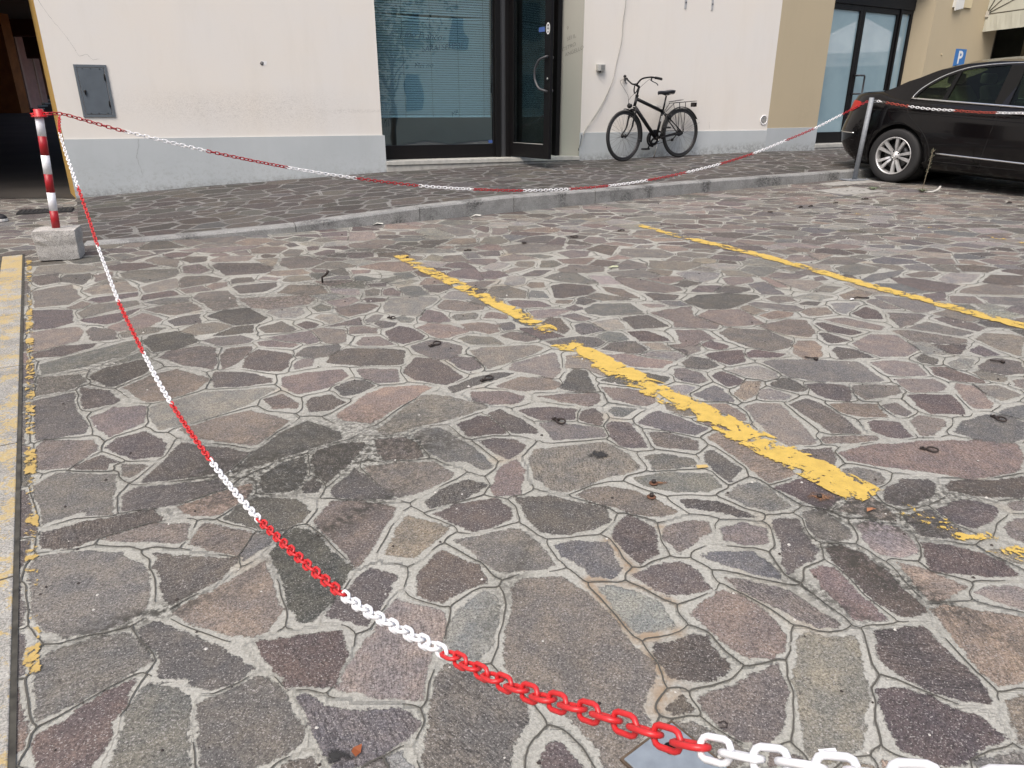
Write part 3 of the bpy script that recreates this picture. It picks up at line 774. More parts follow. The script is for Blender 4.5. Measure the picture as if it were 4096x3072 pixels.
# sidewalk: from the kerb to the facades
def reg_side(x, y):
    if y > np.interp(x, wx, wy)+.1: return False
    return y > kerb_y(x)+.15 if x > -3.3 else (x > -4.75 and y > 5.5-(x+3.3)*1.62)
side_st = fill_stones(reg_side, (-4.8, 9, 5.2, 13.6), .20, [], 23, .022, 'ppmmmkkknnpbg', .25, R(25))
nu, nv = 900, 150
us = np.linspace(-3.3, 9.5, nu)
ky2 = np.interp(us, kx, ky_); kz2 = G(ky2)+kerb_h(us)
t = np.linspace(0, 1, nv)[:, None]
wpx = us+(-1.26)*np.clip((1-(us+3.3)/3.5), 0, 1)     # the far edge slants towards the building corner
wpy = np.interp(wpx, wx, wy)+.02; wpz = np.interp(wpx, wx, wz)
kk = np.hypot(np.gradient(us), np.gradient(ky2)); kn = np.stack([-np.gradient(ky2)/kk, np.gradient(us)/kk])
x0_, y0_ = us+kn[0]*.125, ky2+kn[1]*.125
Xs = x0_[None]*(1-t)+wpx[None]*t; Ys = y0_[None]*(1-t)+wpy[None]*t; Zs = kz2[None]*(1-t)+wpz[None]*t
sidewalk = paved('sidewalk', Xs, Ys, Zs, side_st, [ms_, mgroove], 9, gw=.003)
def side_z(x, y):
    i = np.argmin((Xs-x)**2+(Ys-y)**2); return float(Zs.ravel()[i])
# ------------------------------------------------------------------ kerb, border slabs, painted lines
def granite(name, base, stain=.5, yellow=0):
    m, t, b = newmat(name); q = NT(t); P = position(q)
    c = q.mix(q.ramp(q.noise(P, 190, 3, .75), .36, .64), [x*.50 for x in base], [x*1.45 for x in base])
    c = q.mix(q.ramp(q.noise(P, 7, 4, .6), .4, .7), c, q.mix(1, c, (.72, .72, .72), 'MULTIPLY'))
    st = q.math('MULTIPLY', q.ramp(q.noise(P, 3.1, 3, .6), .50, .62), q.ramp(q.noise(P, 60, 4, .7), .38, .6))
    c = q.mix(q.math('MULTIPLY', st, stain), c, (.045, .045, .045))
    if yellow:
        n1 = q.noise(P, 9, 5, .62); n2 = q.noise(P, 75, 5, .72)
        sp = q.n('SeparateXYZ'); q.l(P, sp.inputs[0])
        th = q.ramp(sp.outputs[1], 4.1, 4.5, 0, .12)
        e = q.math('ADD', q.math('ADD', n1, q.math('MULTIPLY', n2, .9)), th)
        c = q.mix(q.math('MULTIPLY', q.ramp(e, .97, 1.05), .72), c, (.46, .335, .115))
    q.l(c, b.inputs['Base Color']); b.inputs['Roughness'].default_value = .8
    q.bump(q.noise(P, 260, 3, .7), .5, .003, b); return m
mk = granite('kerb_granite', (.27, .275, .27), .9)
def resample(P, step, L0=0):
    P = np.array(P, float); L = np.r_[0, np.cumsum(np.hypot(*np.diff(P[:, :2], axis=0).T))]
    s = np.arange(L0, L[-1], step); return np.stack([np.interp(s, L, P[:, i]) for i in range(P.shape[1])], 1)
kp = resample([(x, y, h) for (x, y), h in zip(KERB, KH)], .12, .05)
mb = MB(); core = MB(); blk = [0, 13, 22, 30, 38, 44, 51, 59, 66, 75, 84, 93, 102, 111, 120, 129, 138]
def kerb_section(i, a, dz=0, ins=0):
    p = kp[min(i, len(kp)-1)]; p0 = kp[max(i-1, 0)]; p1 = kp[min(i+1, len(kp)-1)]; d = p1[:2]-p0[:2]; d /= np.linalg.norm(d); n = np.array([-d[1], d[0]])
    c = p[:2]+d*a; g = G(c[1]); h = p[2]; f = n*ins
    pts = []
    for off, z in ((.0+ins, -.06), (.0+ins, h-.014), (.012+ins, h), (.128-ins, h+.004), (.128-ins, -.06)):
        q = c+n*off; pts.append((q[0], q[1], g+z-(ins if z > 0 else 0)))
    return pts
for a, b in zip(blk[:-1], blk[1:]):
    if a >= len(kp)-1: break
    b = min(b, len(kp)-1); secs = [kerb_section(i, (.004 if i == a else -.004 if i == b else 0)) for i in range(a, b+1)]
    vs = [p for s_ in secs for p in s_]; n = 5; fs = []
    for i in range(len(secs)-1):
        for k in range(n): fs.append((i*n+k, i*n+(k+1)%n, (i+1)*n+(k+1)%n, (i+1)*n+k))
    fs.append(tuple(range(n))); fs.append(tuple((len(secs)-1)*n+k for k in range(n))[::-1]); mb.add(vs, fs)
kerb = mb.build('kerb', mk); tag(kerb, kind='structure')
secs = [kerb_section(i, 0, ins=.006) for i in range(len(kp))]
core.add([p for s_ in secs for p in s_], [(i*5+k, i*5+(k+1)%5, (i+1)*5+(k+1)%5, (i+1)*5+k) for i in range(len(secs)-1) for k in range(5)])
tag(core.build('kerb_mortar', plain('kerb_mortar', (.10, .10, .095), .9)), kind='structure')
my = granite('border_stone', (.33, .325, .30), .25, yellow=1)
mb = MB(); L = np.linalg.norm(STRIP[1]-STRIP[0])
cuts = [-.02, .78, 1.62, 2.5, 3.35, 4.2, 5.2, 6.2]
for o0, o1, sh in ((-.130, -.009, 0), (-.252, -.136, .35)):
    for a, b in zip(cuts[:-1], cuts[1:]):
        a += sh+.004; b += sh-.004; q = [STRIP[0]+sdv*l+snr*o for l, o in ((a, o1), (a, o0), (b, o0), (b, o1))]
        mb.hexa([(p[0], p[1], G(p[1])-.05) for p in q], [(p[0], p[1], G(p[1])+.006) for p in q])
tag(mb.build('border_kerb', my, bevel=.003), kind='structure')
mb = MB(); q = [STRIP[0]+sdv*l+snr*o for l, o in ((-.05, .003), (-.05, -.26), (6.5, -.26), (6.5, .003))]
mb.add([(p[0], p[1], G(p[1])+.0035) for p in q], [(0, 1, 2, 3)])
tag(mb.build('border_joint', plain('dirt_joint', (.05, .048, .04), .95, noise=.5, nscale=30)), kind='structure')

def paint_mat(name, wear, colr=(.60, .42, .095)):
    m, t, b = newmat(name); q = NT(t); P = position(q)
    uv = q.n('Attribute', attribute_name='edge').outputs['Fac']
    n1 = q.noise(P, 11, 5, .65, 1.0); n2 = q.noise(P, 60, 5, .75); n3 = q.noise(P, 3.1, 3, .5)
    e = q.math('ADD', q.math('MULTIPLY', n1, .95), q.math('MULTIPLY', n2, .50)); e = q.math('ADD', e, q.math('MULTIPLY', n3, .35))
    e = q.math('SUBTRACT', e, q.math('MULTIPLY', uv, .12))
    a = q.math('MULTIPLY', q.ramp(e, wear, wear+.03), q.ramp(q.noise(P, 260, 3, .7), .30, .42, .75, .97))
    c = q.mix(q.ramp(q.noise(P, 30, 4, .6), .3, .7), colr, [x*.80 for x in colr]); c = q.mix(q.ramp(q.noise(P, 170, 3, .7), .55, .7, 0, .5), c, (.30, .24, .12)); q.l(c, b.inputs['Base Color'])
    b.inputs['Roughness'].default_value = .6; q.l(a, b.inputs['Alpha']); return m
def paint_strip(path, width, mat, name='parking_line', z=.0045, slope=True):
    P = resample([(x, y) for x, y in path], .05); n = len(P); K = 7; vs = []; ed = []; rr = random.Random(3)
    for i in range(n):
        d = P[min(i+1, n-1)]-P[max(i-1, 0)]; d /= np.linalg.norm(d); nn = np.array([-d[1], d[0]])
        for k in range(K):
            f = k/(K-1)*2-1; q = P[i]+nn*width*.5*f; vs.append((q[0], q[1], G(q[1])+z))
            ed.append(1. if (k in (0, K-1) or i in (0, n-1)) else .12 if k in (1, K-2) else 0)
    mb = MB().add(vs, [(i*K+k, i*K+k+1, (i+1)*K+k+1, (i+1)*K+k) for i in range(n-1) for k in range(K-1)])
    o = mb.build(name, mat, recalc=False); at = o.data.attributes.new('edge', 'FLOAT', 'POINT'); at.data.foreach_set('value', ed)
    return tag(o, kind='structure')
pm1, pm2, pm3 = paint_mat('yellow_paint', .80), paint_mat('yellow_paint_worn', .845), paint_mat('yellow_paint_traces', .985)
paint_strip([(.245,3.23),(.40,2.98),(.78,2.36),(.954,2.085),(1.09,1.86)], .150, pm1)
paint_strip([(-.80,5.06),(-.58,4.66),(-.22,4.09),(.0,3.74),(.215,3.36)], .115, pm2)
paint_strip([(1.10,1.86),(1.25,1.70),(1.42,1.52)], .11, pm3)
paint_strip([(1.08,6.20),(1.33,5.75)], .10, pm2)
paint_strip([(1.33,5.75),(1.467,5.542),(1.77,5.08),(2.22,4.2),(2.66,3.40),(3.3,2.3)], .115, pm2)
paint_strip([(3.146,6.893),(3.42,6.36),(3.756,5.78),(3.95,5.43),(4.6,4.3)], .11, pm3)
e0 = STRIP[0]+snr*.03; e1 = STRIP[1]+snr*.03
paint_strip([tuple(e0+sdv*.1), tuple(e1)], .038, paint_mat('yellow_paint_edge', .93, (.48, .34, .11)))

# ------------------------------------------------------------------ facade, cream building
def stucco(name, base, tint=None, scuff=None, bump_=.25, grime=0.):
    m, t, b = newmat(name); q = NT(t); tc = q.n('TexCoord').outputs['Object']
    c = q.mix(q.ramp(q.noise(tc, 1.3, 4, .6), .35, .68), base, tint or [x*.965 for x in base])
    c = q.mix(q.math('MULTIPLY', q.ramp(q.noise(tc, 45, 4, .7), .55, .75), .12), c, [x*.8 for x in base])
    c = q.mix(q.ramp(q.noise(q.scalev(tc, (2.6, 2.6, .5)), 1, 5, .7), .50, .75, 0, .6), c, q.mix(1, c, (.93, .925, .91), 'MULTIPLY'))
    sp = q.n('SeparateXYZ'); q.l(tc, sp.inputs[0]); x, z = sp.outputs[0], sp.outputs[2]
    if scuff:
        for (xc, xw, zc, zw, amt) in scuff:
            fx = q.ramp(q.math('ABSOLUTE', q.math('SUBTRACT', x, xc)), xw, xw*.35); fz = q.ramp(q.math('ABSOLUTE', q.math('SUBTRACT', z, zc)), zw, zw*.2)
            st = q.noise(q.scalev(tc, (30, 30, 48)), 1, 6, .85, 2.2)
            f = q.math('MULTIPLY', q.math('MULTIPLY', fx, fz), q.ramp(st, .47, .66)); c = q.mix(q.math('MULTIPLY', f, amt), c, (.22, .20, .185))
    if grime:
        f = q.math('MULTIPLY', q.ramp(z, .75, .35), q.ramp(q.noise(tc, 30, 6, .8), .50, .66)); c = q.mix(q.math('MULTIPLY', f, grime), c, (.17, .16, .13))
        zz = q.math('SUBTRACT', z, q.math('MULTIPLY_ADD', x, .0387, .577)); f = q.math('MULTIPLY', q.ramp(zz, .10, .01), q.ramp(q.noise(tc, 26, 5, .75), .42, .60)); c = q.mix(q.math('MULTIPLY', f, .5), c, (.12, .118, .10))
        f = q.ramp(q.noise(q.scalev(tc, (5, 9, 1.6)), 1, 6, .8), .66, .72); c = q.mix(q.math('MULTIPLY', f, .22), c, (.2, .2, .19))
    q.l(c, b.inputs['Base Color']); b.inputs['Roughness'].default_value = .9; b.inputs['Specular IOR Level'].default_value = .2
    q.bump(q.noise(tc, 160, 4, .7), bump_, .002, b); return m
mcream = stucco('cream_plaster', (.70, .67, .62), (.685, .67, .64), [(-5.3, 1.5, 1.22, .20, .42), (-4.0, .6, 1.15, .03, .45), (-5.0, 1.4, 1.05, .16, .28), (.1, 1.0, 1.15, .35, .2)])
mcream2 = stucco('cream_plaster_jamb', (.38, .375, .335))
mplin = stucco('grey_plinth', (.455, .49, .505), (.415, .45, .465), None, .3, .38)
mochre = stucco('ochre_plaster', (.42, .27, .085))
mblack = plain('black_frame', (.006, .0055, .006), .45, spec=.22)
mblack2 = plain('dark_grey_frame', (.045, .047, .052), .4)
mmarble = plain('marble_sill', (.42, .42, .39), .5, noise=.15, nscale=12)
mconc = plain('concrete', (.36, .355, .33), .9, noise=.22, nscale=14, bumps=.5, bscale=90)
mdark = plain('dark_interior', (.05, .05, .048), .9)
def glass(name, tint=(.8, .88, .9), refl=.12, dens=.5):
    m, t, b = newmat(name); q = NT(t); out = t.nodes['Material Output']; t.nodes.remove(b)
    tr = q.n('BsdfTransparent'); tr.inputs[0].default_value = (*[x*dens for x in tint], 1)
    gl = q.n('BsdfGlossy'); gl.inputs['Roughness'].default_value = .015; gl.inputs[0].default_value = (.95, .98, 1, 1)
    bp = q.n('Bump'); bp.inputs['Strength'].default_value = .5; bp.inputs['Distance'].default_value = .004; q.l(q.noise(position(q), 1.6, 2, .5), bp.inputs['Height']); q.l(bp.outputs[0], gl.inputs['Normal'])
    fr = q.n('LayerWeight'); fr.inputs[0].default_value = .5
    f = q.math('ADD', q.math('MULTIPLY', q.math('POWER', fr.outputs['Facing'], 3.5), .8), refl)
    mx = q.n('MixShader'); q.l(f, mx.inputs[0]); q.l(tr.outputs[0], mx.inputs[1]); q.l(gl.outputs[0], mx.inputs[2]); q.l(mx.outputs[0], out.inputs[0]); return m
AW = R(22.4); W0 = (1.9, 10.25)
bA = thing('building', 'cream plastered building with grey plinth, blind-covered shop window and open black door', 'building', (W0[0], W0[1], 0), AW)
# outline pieces (local: x along the facade, y into the building)
TOP = 7.2
MB().box(-6.98, -3.71, 0, .42, .2, TOP).box(-1.085, 1.985, 0, .42, .2, TOP).box(-3.71, -1.085, 0, .42, 3.15, TOP)\
    .box(-13.5, -6.995, 0, .42, 2.75, TOP).box(-13.5, -10.6, 0, .42, .0, 2.75).build('wall', mcream, bA)  # unseen front over the passage mouth, added to shade the floor inside
MB().hexa([(-6.981,.0,.2),(-7.094,.47,.2),(-7.0,.60,.2),(-6.97,.40,.2)],[(-6.981,.0,2.75),(-7.094,.47,2.75),(-7.0,.60,2.75),(-6.97,.40,2.75)]).build('corner_face', mochre, bA)
MB().box(-6.98, -3.685, -.014, -.001, .1, .885).box(-3.709, -3.685, -.001, .24, .1, .885).build('plinth', mplin, bA)
MB().box(-1.098, 1.985, -.014, -.001, .1, .885).build('plinth', mplin, bA, bevel=.003)
# splayed right jamb of the shop opening
MB().hexa([(-1.284,.26,.56),(-1.086,.0,.56),(-1.086,.26,.56),(-1.2,.26,.56)], [(-1.284,.26,3.15),(-1.086,.0,3.15),(-1.086,.26,3.15),(-1.2,.26,3.15)]).build('jamb', mcream2, bA)
MB().box(-3.684, -1.10, -.035, .40, .545, .592).build('threshold', mmarble, bA, bevel=.004)
MB().box(-3.684, -1.10, -.02, .38, .30, .544).build('threshold_base', mconc, bA, bevel=.006)
# shop window
swf = MB().box(-3.684,-2.2,.235,.30,.593,.755).box(-3.684,-3.668,.235,.30,.755,3.1).box(-2.213,-2.2,.235,.30,.755,3.1).box(-3.684,-2.2,.235,.30,3.1,3.15).build('shop_window', mblack, bA)
MB().box(-3.668,-2.213,.262,.268,.755,3.1).build('pane', glass('shop_glass', (.84,.96,1.0), .25, .95), swf)
mb = MB().box(-2.199,-2.13,.19,.33,.592,3.12).box(-2.055,-1.985,.20,.33,.592,3.12).box(-1.345,-1.285,.20,.33,.592,3.12).box(-2.0,-1.285,.22,.33,2.78,3.12)
mb.build('door_frame', mblack, bA, bevel=.004); MB().box(-2.129,-2.056,.215,.30,.592,3.12).box(-2.11,-2.075,.205,.2149,.592,3.12).build('pillar_cover', mblack2, bA)
# venetian blind
mblind = plain('blind_slats', (.72, .82, .85), .5)
mb = MB(); z = 1.10; k = 0; rb = random.Random(4)
while z < 3.05:
    sag = .012 if abs(z-2.19) < .02 else 0
    a0 = .330
    N = 12
    vs = []; fs = []
    for i in range(N+1):
        x = -3.66+1.44*i/N; dz = -.020*math.sin(math.pi*i/N)*(1 if 2.17 < z < 2.21 else 0)+rb.uniform(-.0008, .0008)
        vs += [(x, a0-.011, z-.0105+dz), (x, a0+.0015, z+.0015+dz), (x, a0+.011, z+.0105+dz)]
    for i in range(N):
        for j in range(2): fs.append((i*3+j, i*3+3+j, i*3+4+j, i*3+1+j))
    mb.add(vs, fs, 0, True); z += .0262; k += 1
bl = mb.box(-3.66,-2.22,.318,.342,1.075,1.092).build('venetian_blind', mblind, bA, recalc=False)
mb = MB()
for x in (-3.33, -2.985, -2.64, -2.31): mb.box(x-.002, x+.002, .3155, .3175, 1.08, 3.1)
mb.build('ladder_cord', plain('cord', (.10, .14, .16), .8), bl)
# interior
MB().box(-3.69,-1.1,1.9,1.95,.5,3.2).box(-3.74,-3.69,.34,1.95,.5,3.2).box(-1.24,-1.2,.34,1.95,.5,3.2).box(-3.69,-1.2,.34,1.95,.50,.59).box(-3.69,-1.2,.34,1.95,3.15,3.2).build('interior', plain('shop_interior', (.13,.135,.12), .9, noise=.3, nscale=2), bA)
# open door leaf (hinged on the left, swung out towards the square)
dl = MB().box(0,.085,-.02,.02,0,2.15).box(.735,.85,-.02,.02,0,2.15).box(.085,.735,-.02,.02,0,.16).box(.085,.735,-.02,.02,2.05,2.15)
leaf = dl.build('door_leaf', mblack, bA, bevel=.003); leaf.location = (-1.99, .20, .603); leaf.rotation_euler = (0, 0, R(-78.5))
MB().box(.085,.735,-.004,.004,.16,2.05).build('pane', glass('door_glass', (.8,.9,.88), .07, .8), leaf)
gm = MB().tube([(.072+.02,-.0215,.17),(.728,-.0215,.17)], .003).build('glazing_bead', plain('bead', (.4,.4,.38), .4), leaf)
for sgn in (-1, 1):
    path = crv([(.80,sgn*.02,.76),(.795,sgn*.055,.77),(.72,sgn*.085,.80),(.655,sgn*.09,.88),(.64,sgn*.09,.95),(.655,sgn*.09,1.02),(.72,sgn*.085,1.10),(.795,sgn*.055,1.13),(.80,sgn*.02,1.14)], 5)
    MB().tube(path, .014, 10).build('door_handle', mblack2, leaf)
MB().lathe([(.0,.0),(.013,.0),(.013,.012),(0,.012)], (.81,-.034,.90), 'y', 14).build('lock', plain('steel', (.5,.5,.5), .3, 1), leaf)
mw = plain('white_sticker', (.75,.75,.75), .5); mbl = plain('blue_sticker', (.05,.10,.30), .5)
tl = MB(); n = 24
tl.add([(.80+.036*math.cos(2*math.pi*i/n), -.0215, 1.43+.062*math.sin(2*math.pi*i/n)) for i in range(n)], [tuple(range(n))])
st1 = tl.build('oval_sticker', mw, leaf)
tl = MB(); tl.add([(.80+.024*math.cos(2*math.pi*i/n), -.0222, 1.43+.048*math.sin(2*math.pi*i/n)) for i in range(n)], [tuple(range(n))])
tl.build('sticker_figure', plain('sticker_ink', (.03,.03,.035), .6), leaf)
tl = MB().add([(.80+.010*math.cos(2*math.pi*i/n), -.0228, 1.445+.013*math.sin(2*math.pi*i/n)) for i in range(n)], [tuple(range(n))])
tl.add([(.785,-.0228,1.398),(.815,-.0228,1.398),(.808,-.0228,1.428),(.792,-.0228,1.428)], [(0,1,2,3)]); tl.build('sticker_emblem', mw, leaf)
MB().box(.60,.735,-.006,-.0045,1.405,1.455).build('blue_label', mbl, leaf)
MB().box(-2.275,-2.222,.2595,.2612,.765,.80).build('blue_sticker', mbl, bA)
mink = plain('marker_ink', (.04,.07,.09), .8); mpen = plain('pencil', (.14,.14,.13), .8)
def on_wall(x, y, z, rot=0): return Matrix.Translation((x, y, z)) @ Matrix.Rotation(R(90), 4, 'X') @ Matrix.Rotation(R(rot), 4, 'Z')
text_mesh('scribble', '( ino Franco', .105, mink, bA, on_wall(-3.12, .2585, 1.985, -3), 0, .35, offset=-.0012)
text_mesh('scribble', 'SARAI SEMPRE', .085, mink, bA, on_wall(-2.85, .2585, 1.865, 6), 0, .25, offset=-.001)
text_mesh('scribble', 'Mei no', .085, mink, bA, on_wall(-3.10, .2585, 1.66, 4), 0, .3, offset=-.0018)
text_mesh('scribble', 'MR', .075, mink, bA, on_wall(-2.72, .2585, 1.12, 25), 0, .3, offset=-.0018)
# writing on the splayed jamb
jd = Vector((.198, -.26, 0)).normalized(); ang = math.atan2(jd.y, jd.x)
def on_jamb(t_, z, rot): 
    p = Vector((-1.284, .26, 0))+jd*t_+Vector((jd.y, -jd.x, 0))*.0025
    return Matrix.Translation((p.x, p.y, z)) @ Matrix.Rotation(ang, 4, 'Z') @ Matrix.Rotation(R(90), 4, 'X') @ Matrix.Rotation(R(rot), 4, 'Z')
for s_, tt, zz in (('9', .10, 2.12), ('SEI IL', .155, 2.015), ('NOSTRO', .10, 1.90), ('ANGELLO', .20, 1.855)):
    text_mesh('pencil_writing', s_, .062, mpen, bA, on_jamb(tt, zz, 18), 0, .3, offset=-.0012)

# ---- small things on the cream wall
def at_wallA(x, y=0): return (W0[0]+x*math.cos(AW)-y*math.sin(AW), W0[1]+x*math.sin(AW)+y*math.cos(AW))
def wallA_thing(name, label, cat, x, z, y=0, group=None):
    p = at_wallA(x, y); return thing(name, label, cat, (p[0], p[1], z), AW, group)
c = wallA_thing('meter_cabinet', 'dark grey metal meter cabinet door set in the cream wall near the corner', 'cabinet', -6.615, 1.34)
mcab = plain('cabinet_metal', (.085, .105, .125), .5, noise=.12, nscale=9); mcab2 = plain('cabinet_frame', (.10,.12,.14), .5)
MB().box(-.145,.145,-.012,.02,-.245,-.222).box(-.145,.145,-.012,.02,.222,.245).box(-.145,-.122,-.012,.02,-.222,.222).box(.122,.145,-.012,.02,-.222,.222).build('frame', mcab2, c)
d = MB().box(-.117,.117,-.010,.015,-.217,.217).build('door', mcab, c, bevel=.003)
MB().lathe([(0,0),(.012,0),(.012,.014),(0,.014)], (-.085,-.024,.0), 'y', 12).box(-.089,-.081,-.026,-.0101,-.035,-.004).build('lock', mblack, d)
for x in (-.07, 0, .08):
    for z in (-.208, .208): MB().lathe([(0,0),(.005,0),(.005,.004),(0,.004)], (x,-.0142,z), 'y', 8).build('rivet', mblack, d)
for z in (-.12, .13): MB().tube([(.112,-.014,z-.03),(.112,-.014,z+.03)], .006).build('hinge', mblack, d)
c = wallA_thing('plugged_hole', 'small dark plugged hole with white filler in the cream wall', 'hole', -4.96, 1.633)
MB().lathe([(0,0),(.019,0),(.019,.004),(0,.004)], (-.012,-.005,0), 'y', 12).build('plug', plain('plug_grey', (.12,.12,.12), .8), c)
MB().add([(.0,-.0015,-.022),(.030,-.0015,-.018),(.040,-.0015,.006),(.044,-.0015,.019),(-.02,-.0015,.024)], [(0,1,2,3,4)]).build('filler', mw, c)
c = wallA_thing('wall_switch_box', 'small pale grey electrical box on the cream wall above the bicycle', 'electrical box', -.835, 1.668)
mpl = plain('grey_plastic', (.42,.42,.40), .5)
MB().box(-.055,.055,-.055,0,-.040,.040).build('housing', mpl, c, bevel=.006); MB().box(-.012,.040,-.060,-.0551,-.024,.028).build('cover_window', plain('smoked_plastic', (.20,.205,.20), .3), c)
MB().lathe([(0,0),(.012,0),(.012,-.018),(0,-.018)], (-.01,-.03,-.0405), 'z', 10).build('cable_gland', mblack2, c)
c = wallA_thing('wall_vent', 'round white vent grille on the cream wall where it meets the yellow wall', 'vent', 1.905, 1.025)
MB().lathe([(.052,0),(.066,0),(.068,-.006),(.062,-.012),(.052,-.008)], (0,0,0), 'y', 28, closed=True).build('rim', mw, c)
mb = MB()
for i in range(11):
    z = -.045+.009*i; hw = math.sqrt(.052**2-z*z); mb.box(-hw, hw, -.006, -.002, z-.0025, z+.0025)
mb.build('grille', plain('vent_slats', (.45,.45,.43), .5), c)
MB().lathe([(0,0),(.053,0),(.053,-.0015),(0,-.0015)], (0,0,0), 'y', 24).build('backing', mdark, c)
for i, x in enumerate((.396, .818)):
    c = wallA_thing('wall_bracket', ('left' if i == 0 else 'right') + ' one of two short grey metal brackets high on the cream wall', 'bracket', x, 2.45+.0, group='grey brackets screwed to the cream wall')
    MB().box(-.016,.016,-.006,0,-.055,.12).build('plate', plain('bracket_grey', (.38,.39,.40), .5, noise=.2), c)
    MB().lathe([(0,0),(.009,0),(.006,.008),(0,.008)], (0,-.014,.02), 'y', 10).build('screw', mblack2, c)
mcable = plain('wall_cable', (.38,.37,.34), .7)
pts = [(-.50,3.2),(-.52,2.45),(-.535,2.2),(-.55,2.0),(-.60,1.72),(-.66,1.50),(-.76,1.27),(-.90,1.07),(-1.00,.95),(-1.06,.86)]
c = wallA_thing('wall_cable', 'loose grey cable hanging down the cream wall beside the door jamb', 'cable', 0, 0)
MB().tube(crv([(x,-.012-.02*(k%2),z) for k,(x,z) in enumerate(pts)], 6), .0045, 6).build('cable', mcable, c)
pts2 = [(-.66,1.50),(-.74,1.34),(-.84,1.18),(-.955,1.02),(-1.04,.90),(-1.075,.80),(-1.10,.72)]
MB().tube(crv([(x,-.03-.004*k,z) for k,(x,z) in enumerate(pts2)], 6), .0035, 6).build('loose_strand', mcable, c)
MB().tube(crv([(-1.075,-.02,.86),(-1.095,-.03,.76),(-1.115,-.03,.69)], 5), .0035, 6).lathe([(0,0),(.008,0),(.006,-.03),(0,-.03)], (-1.118,-.03,.69), 'z', 8).build('cable_end', mblack2, c)
# a hairline crack in plaster and plinth
mcr = plain('crack', (.20,.205,.20), .9)
def crack(pts, wd=.0022, yy=-.0165):
    mb = MB(); rr = random.Random(len(pts)); P = [Vector((x, 0, z)) for x, z in pts]; Q = []
    for a, b in zip(P[:-1], P[1:]):
        for k in range(6): t_ = k/6; Q.append(a.lerp(b, t_)+Vector((rr.uniform(-.004,.004), 0, rr.uniform(-.004,.004))))
    for a, b in zip(Q[:-1], Q[1:]):
        d = (b-a).normalized(); n = Vector((-d.z, 0, d.x))*wd*.5*rr.uniform(.5, 1.3)
        mb.add([(a.x-n.x,yy,a.z-n.z),(b.x-n.x,yy,b.z-n.z),(b.x+n.x,yy,b.z+n.z),(a.x+n.x,yy,a.z+n.z)], [(0,1,2,3)])
    mb.build('crack', mcr, bA)
crack([(-6.30,.884),(-6.31,.80),(-6.345,.72),(-6.335,.62),(-6.31,.50)])
crack([(-6.97,2.2),(-6.86,1.98),(-6.75,1.80),(-6.69,1.66),(-6.62,1.68),(-6.58,1.63),(-6.50,1.64)], .0018, -.0012)
crack([(.95,1.0),(.96,.9)], .002, -.0012)
# ------------------------------------------------------------------ yellow building on the right
BW = R(30); PB = (3.735, 11.006)
myel = stucco('yellow_plaster', (.475,.405,.28), (.46,.395,.275), [(.9,.5,1.15,.35,.25)]); myel2 = stucco('yellow_plaster_reveal', (.40,.345,.245))
bB = thing('building', 'yellow plastered building with frosted black-framed glass door and dark shop entrance', 'building', (PB[0], PB[1], 0), BW)
MB().box(.0,1.095,0,.26,.3,TOP+.4).box(3.54,5.44,0,.5,.3,TOP+.4).box(1.095,3.54,0,.26,3.0,TOP+.4).box(5.44,7.4,0,.5,3.1,TOP+.4).box(7.4,12,0,.5,.3,TOP+.4).build('wall', myel, bB)
MB().hexa([(3.335,.26,.6),(3.541,.001,.6),(3.541,.26,.6),(3.45,.26,.6)], [(3.335,.26,3.0),(3.541,.001,3.0),(3.541,.26,3.0),(3.45,.26,3.0)]).build('door_reveal', myel2, bB)
for a_, b_ in ((.0,1.105),(3.53,5.45),(7.39,12)): MB().box(a_,b_,-.010,-.001,.3,.912).build('plinth', mplin, bB, bevel=.003)
MB().box(1.10,3.53,-.02,.24,.61,.663).build('threshold', mmarble, bB, bevel=.004); MB().box(1.10,3.53,-.01,.24,.40,.609).build('threshold_base', mconc, bB)
def frosted(name):
    m, t, b = newmat(name); q = NT(t); b.inputs['Base Color'].default_value = (.24,.36,.42,1); b.inputs['Roughness'].default_value = .55
    b.inputs['Coat Weight'].default_value = 1; b.inputs['Coat Roughness'].default_value = .02; b.inputs['Coat IOR'].default_value = 1.9
    tc = q.n('TexCoord').outputs['Object']
    q.l(q.mix(q.ramp(q.noise(tc, 2.2, 3, .5), .35, .65), (.22,.335,.39), (.275,.40,.45)), b.inputs['Base Color']); return m
mfro = frosted('frosted_glass')
MB().box(1.105,3.335,.20,.30,2.655,3.0).box(2.985,3.03,.20,.30,.663,2.655).box(1.105,1.16,.21,.30,.663,2.655).box(3.275,3.335,.215,.30,.663,2.655).box(3.03,3.275,.215,.30,.663,.72).box(3.03,3.275,.215,.30,2.60,2.655).build('door_frame', mblack, bB, bevel=.003)
MB().box(3.03,3.275,.245,.252,.72,2.60).build('side_pane', mfro, bB)
MB().box(1.16,2.985,.295,.30,.663,.7).build('door_sill', mblack, bB)
for i, (a, b_) in enumerate(((1.165,2.07),(2.075,2.98))):
    w1, w2 = (.05,.062) if i == 0 else (.062,.05)
    dr = MB().box(a,a+w1,.22,.275,.668,2.65).box(b_-w2,b_,.22,.275,.668,2.65).box(a+w1,b_-w2,.22,.275,.668,.83).box(a+w1,b_-w2,.22,.275,2.575,2.65).build('door_leaf', mblack, bB, bevel=.002)
    MB().box(a+w1,b_-w2,.245,.252,.83,2.575).build('pane', mfro, dr)
    if i == 1:
        pth = [(2.105,.22,1.40),(2.105,.15,1.40),(2.12,.14,1.40),(2.225,.135,1.40),(2.24,.135,1.415),(2.24,.135,1.655),(2.225,.135,1.67),(2.12,.14,1.67),(2.105,.15,1.67),(2.105,.22,1.67)]
        MB().tube(pth, .014, 8).build('door_handle', mblack2, dr)
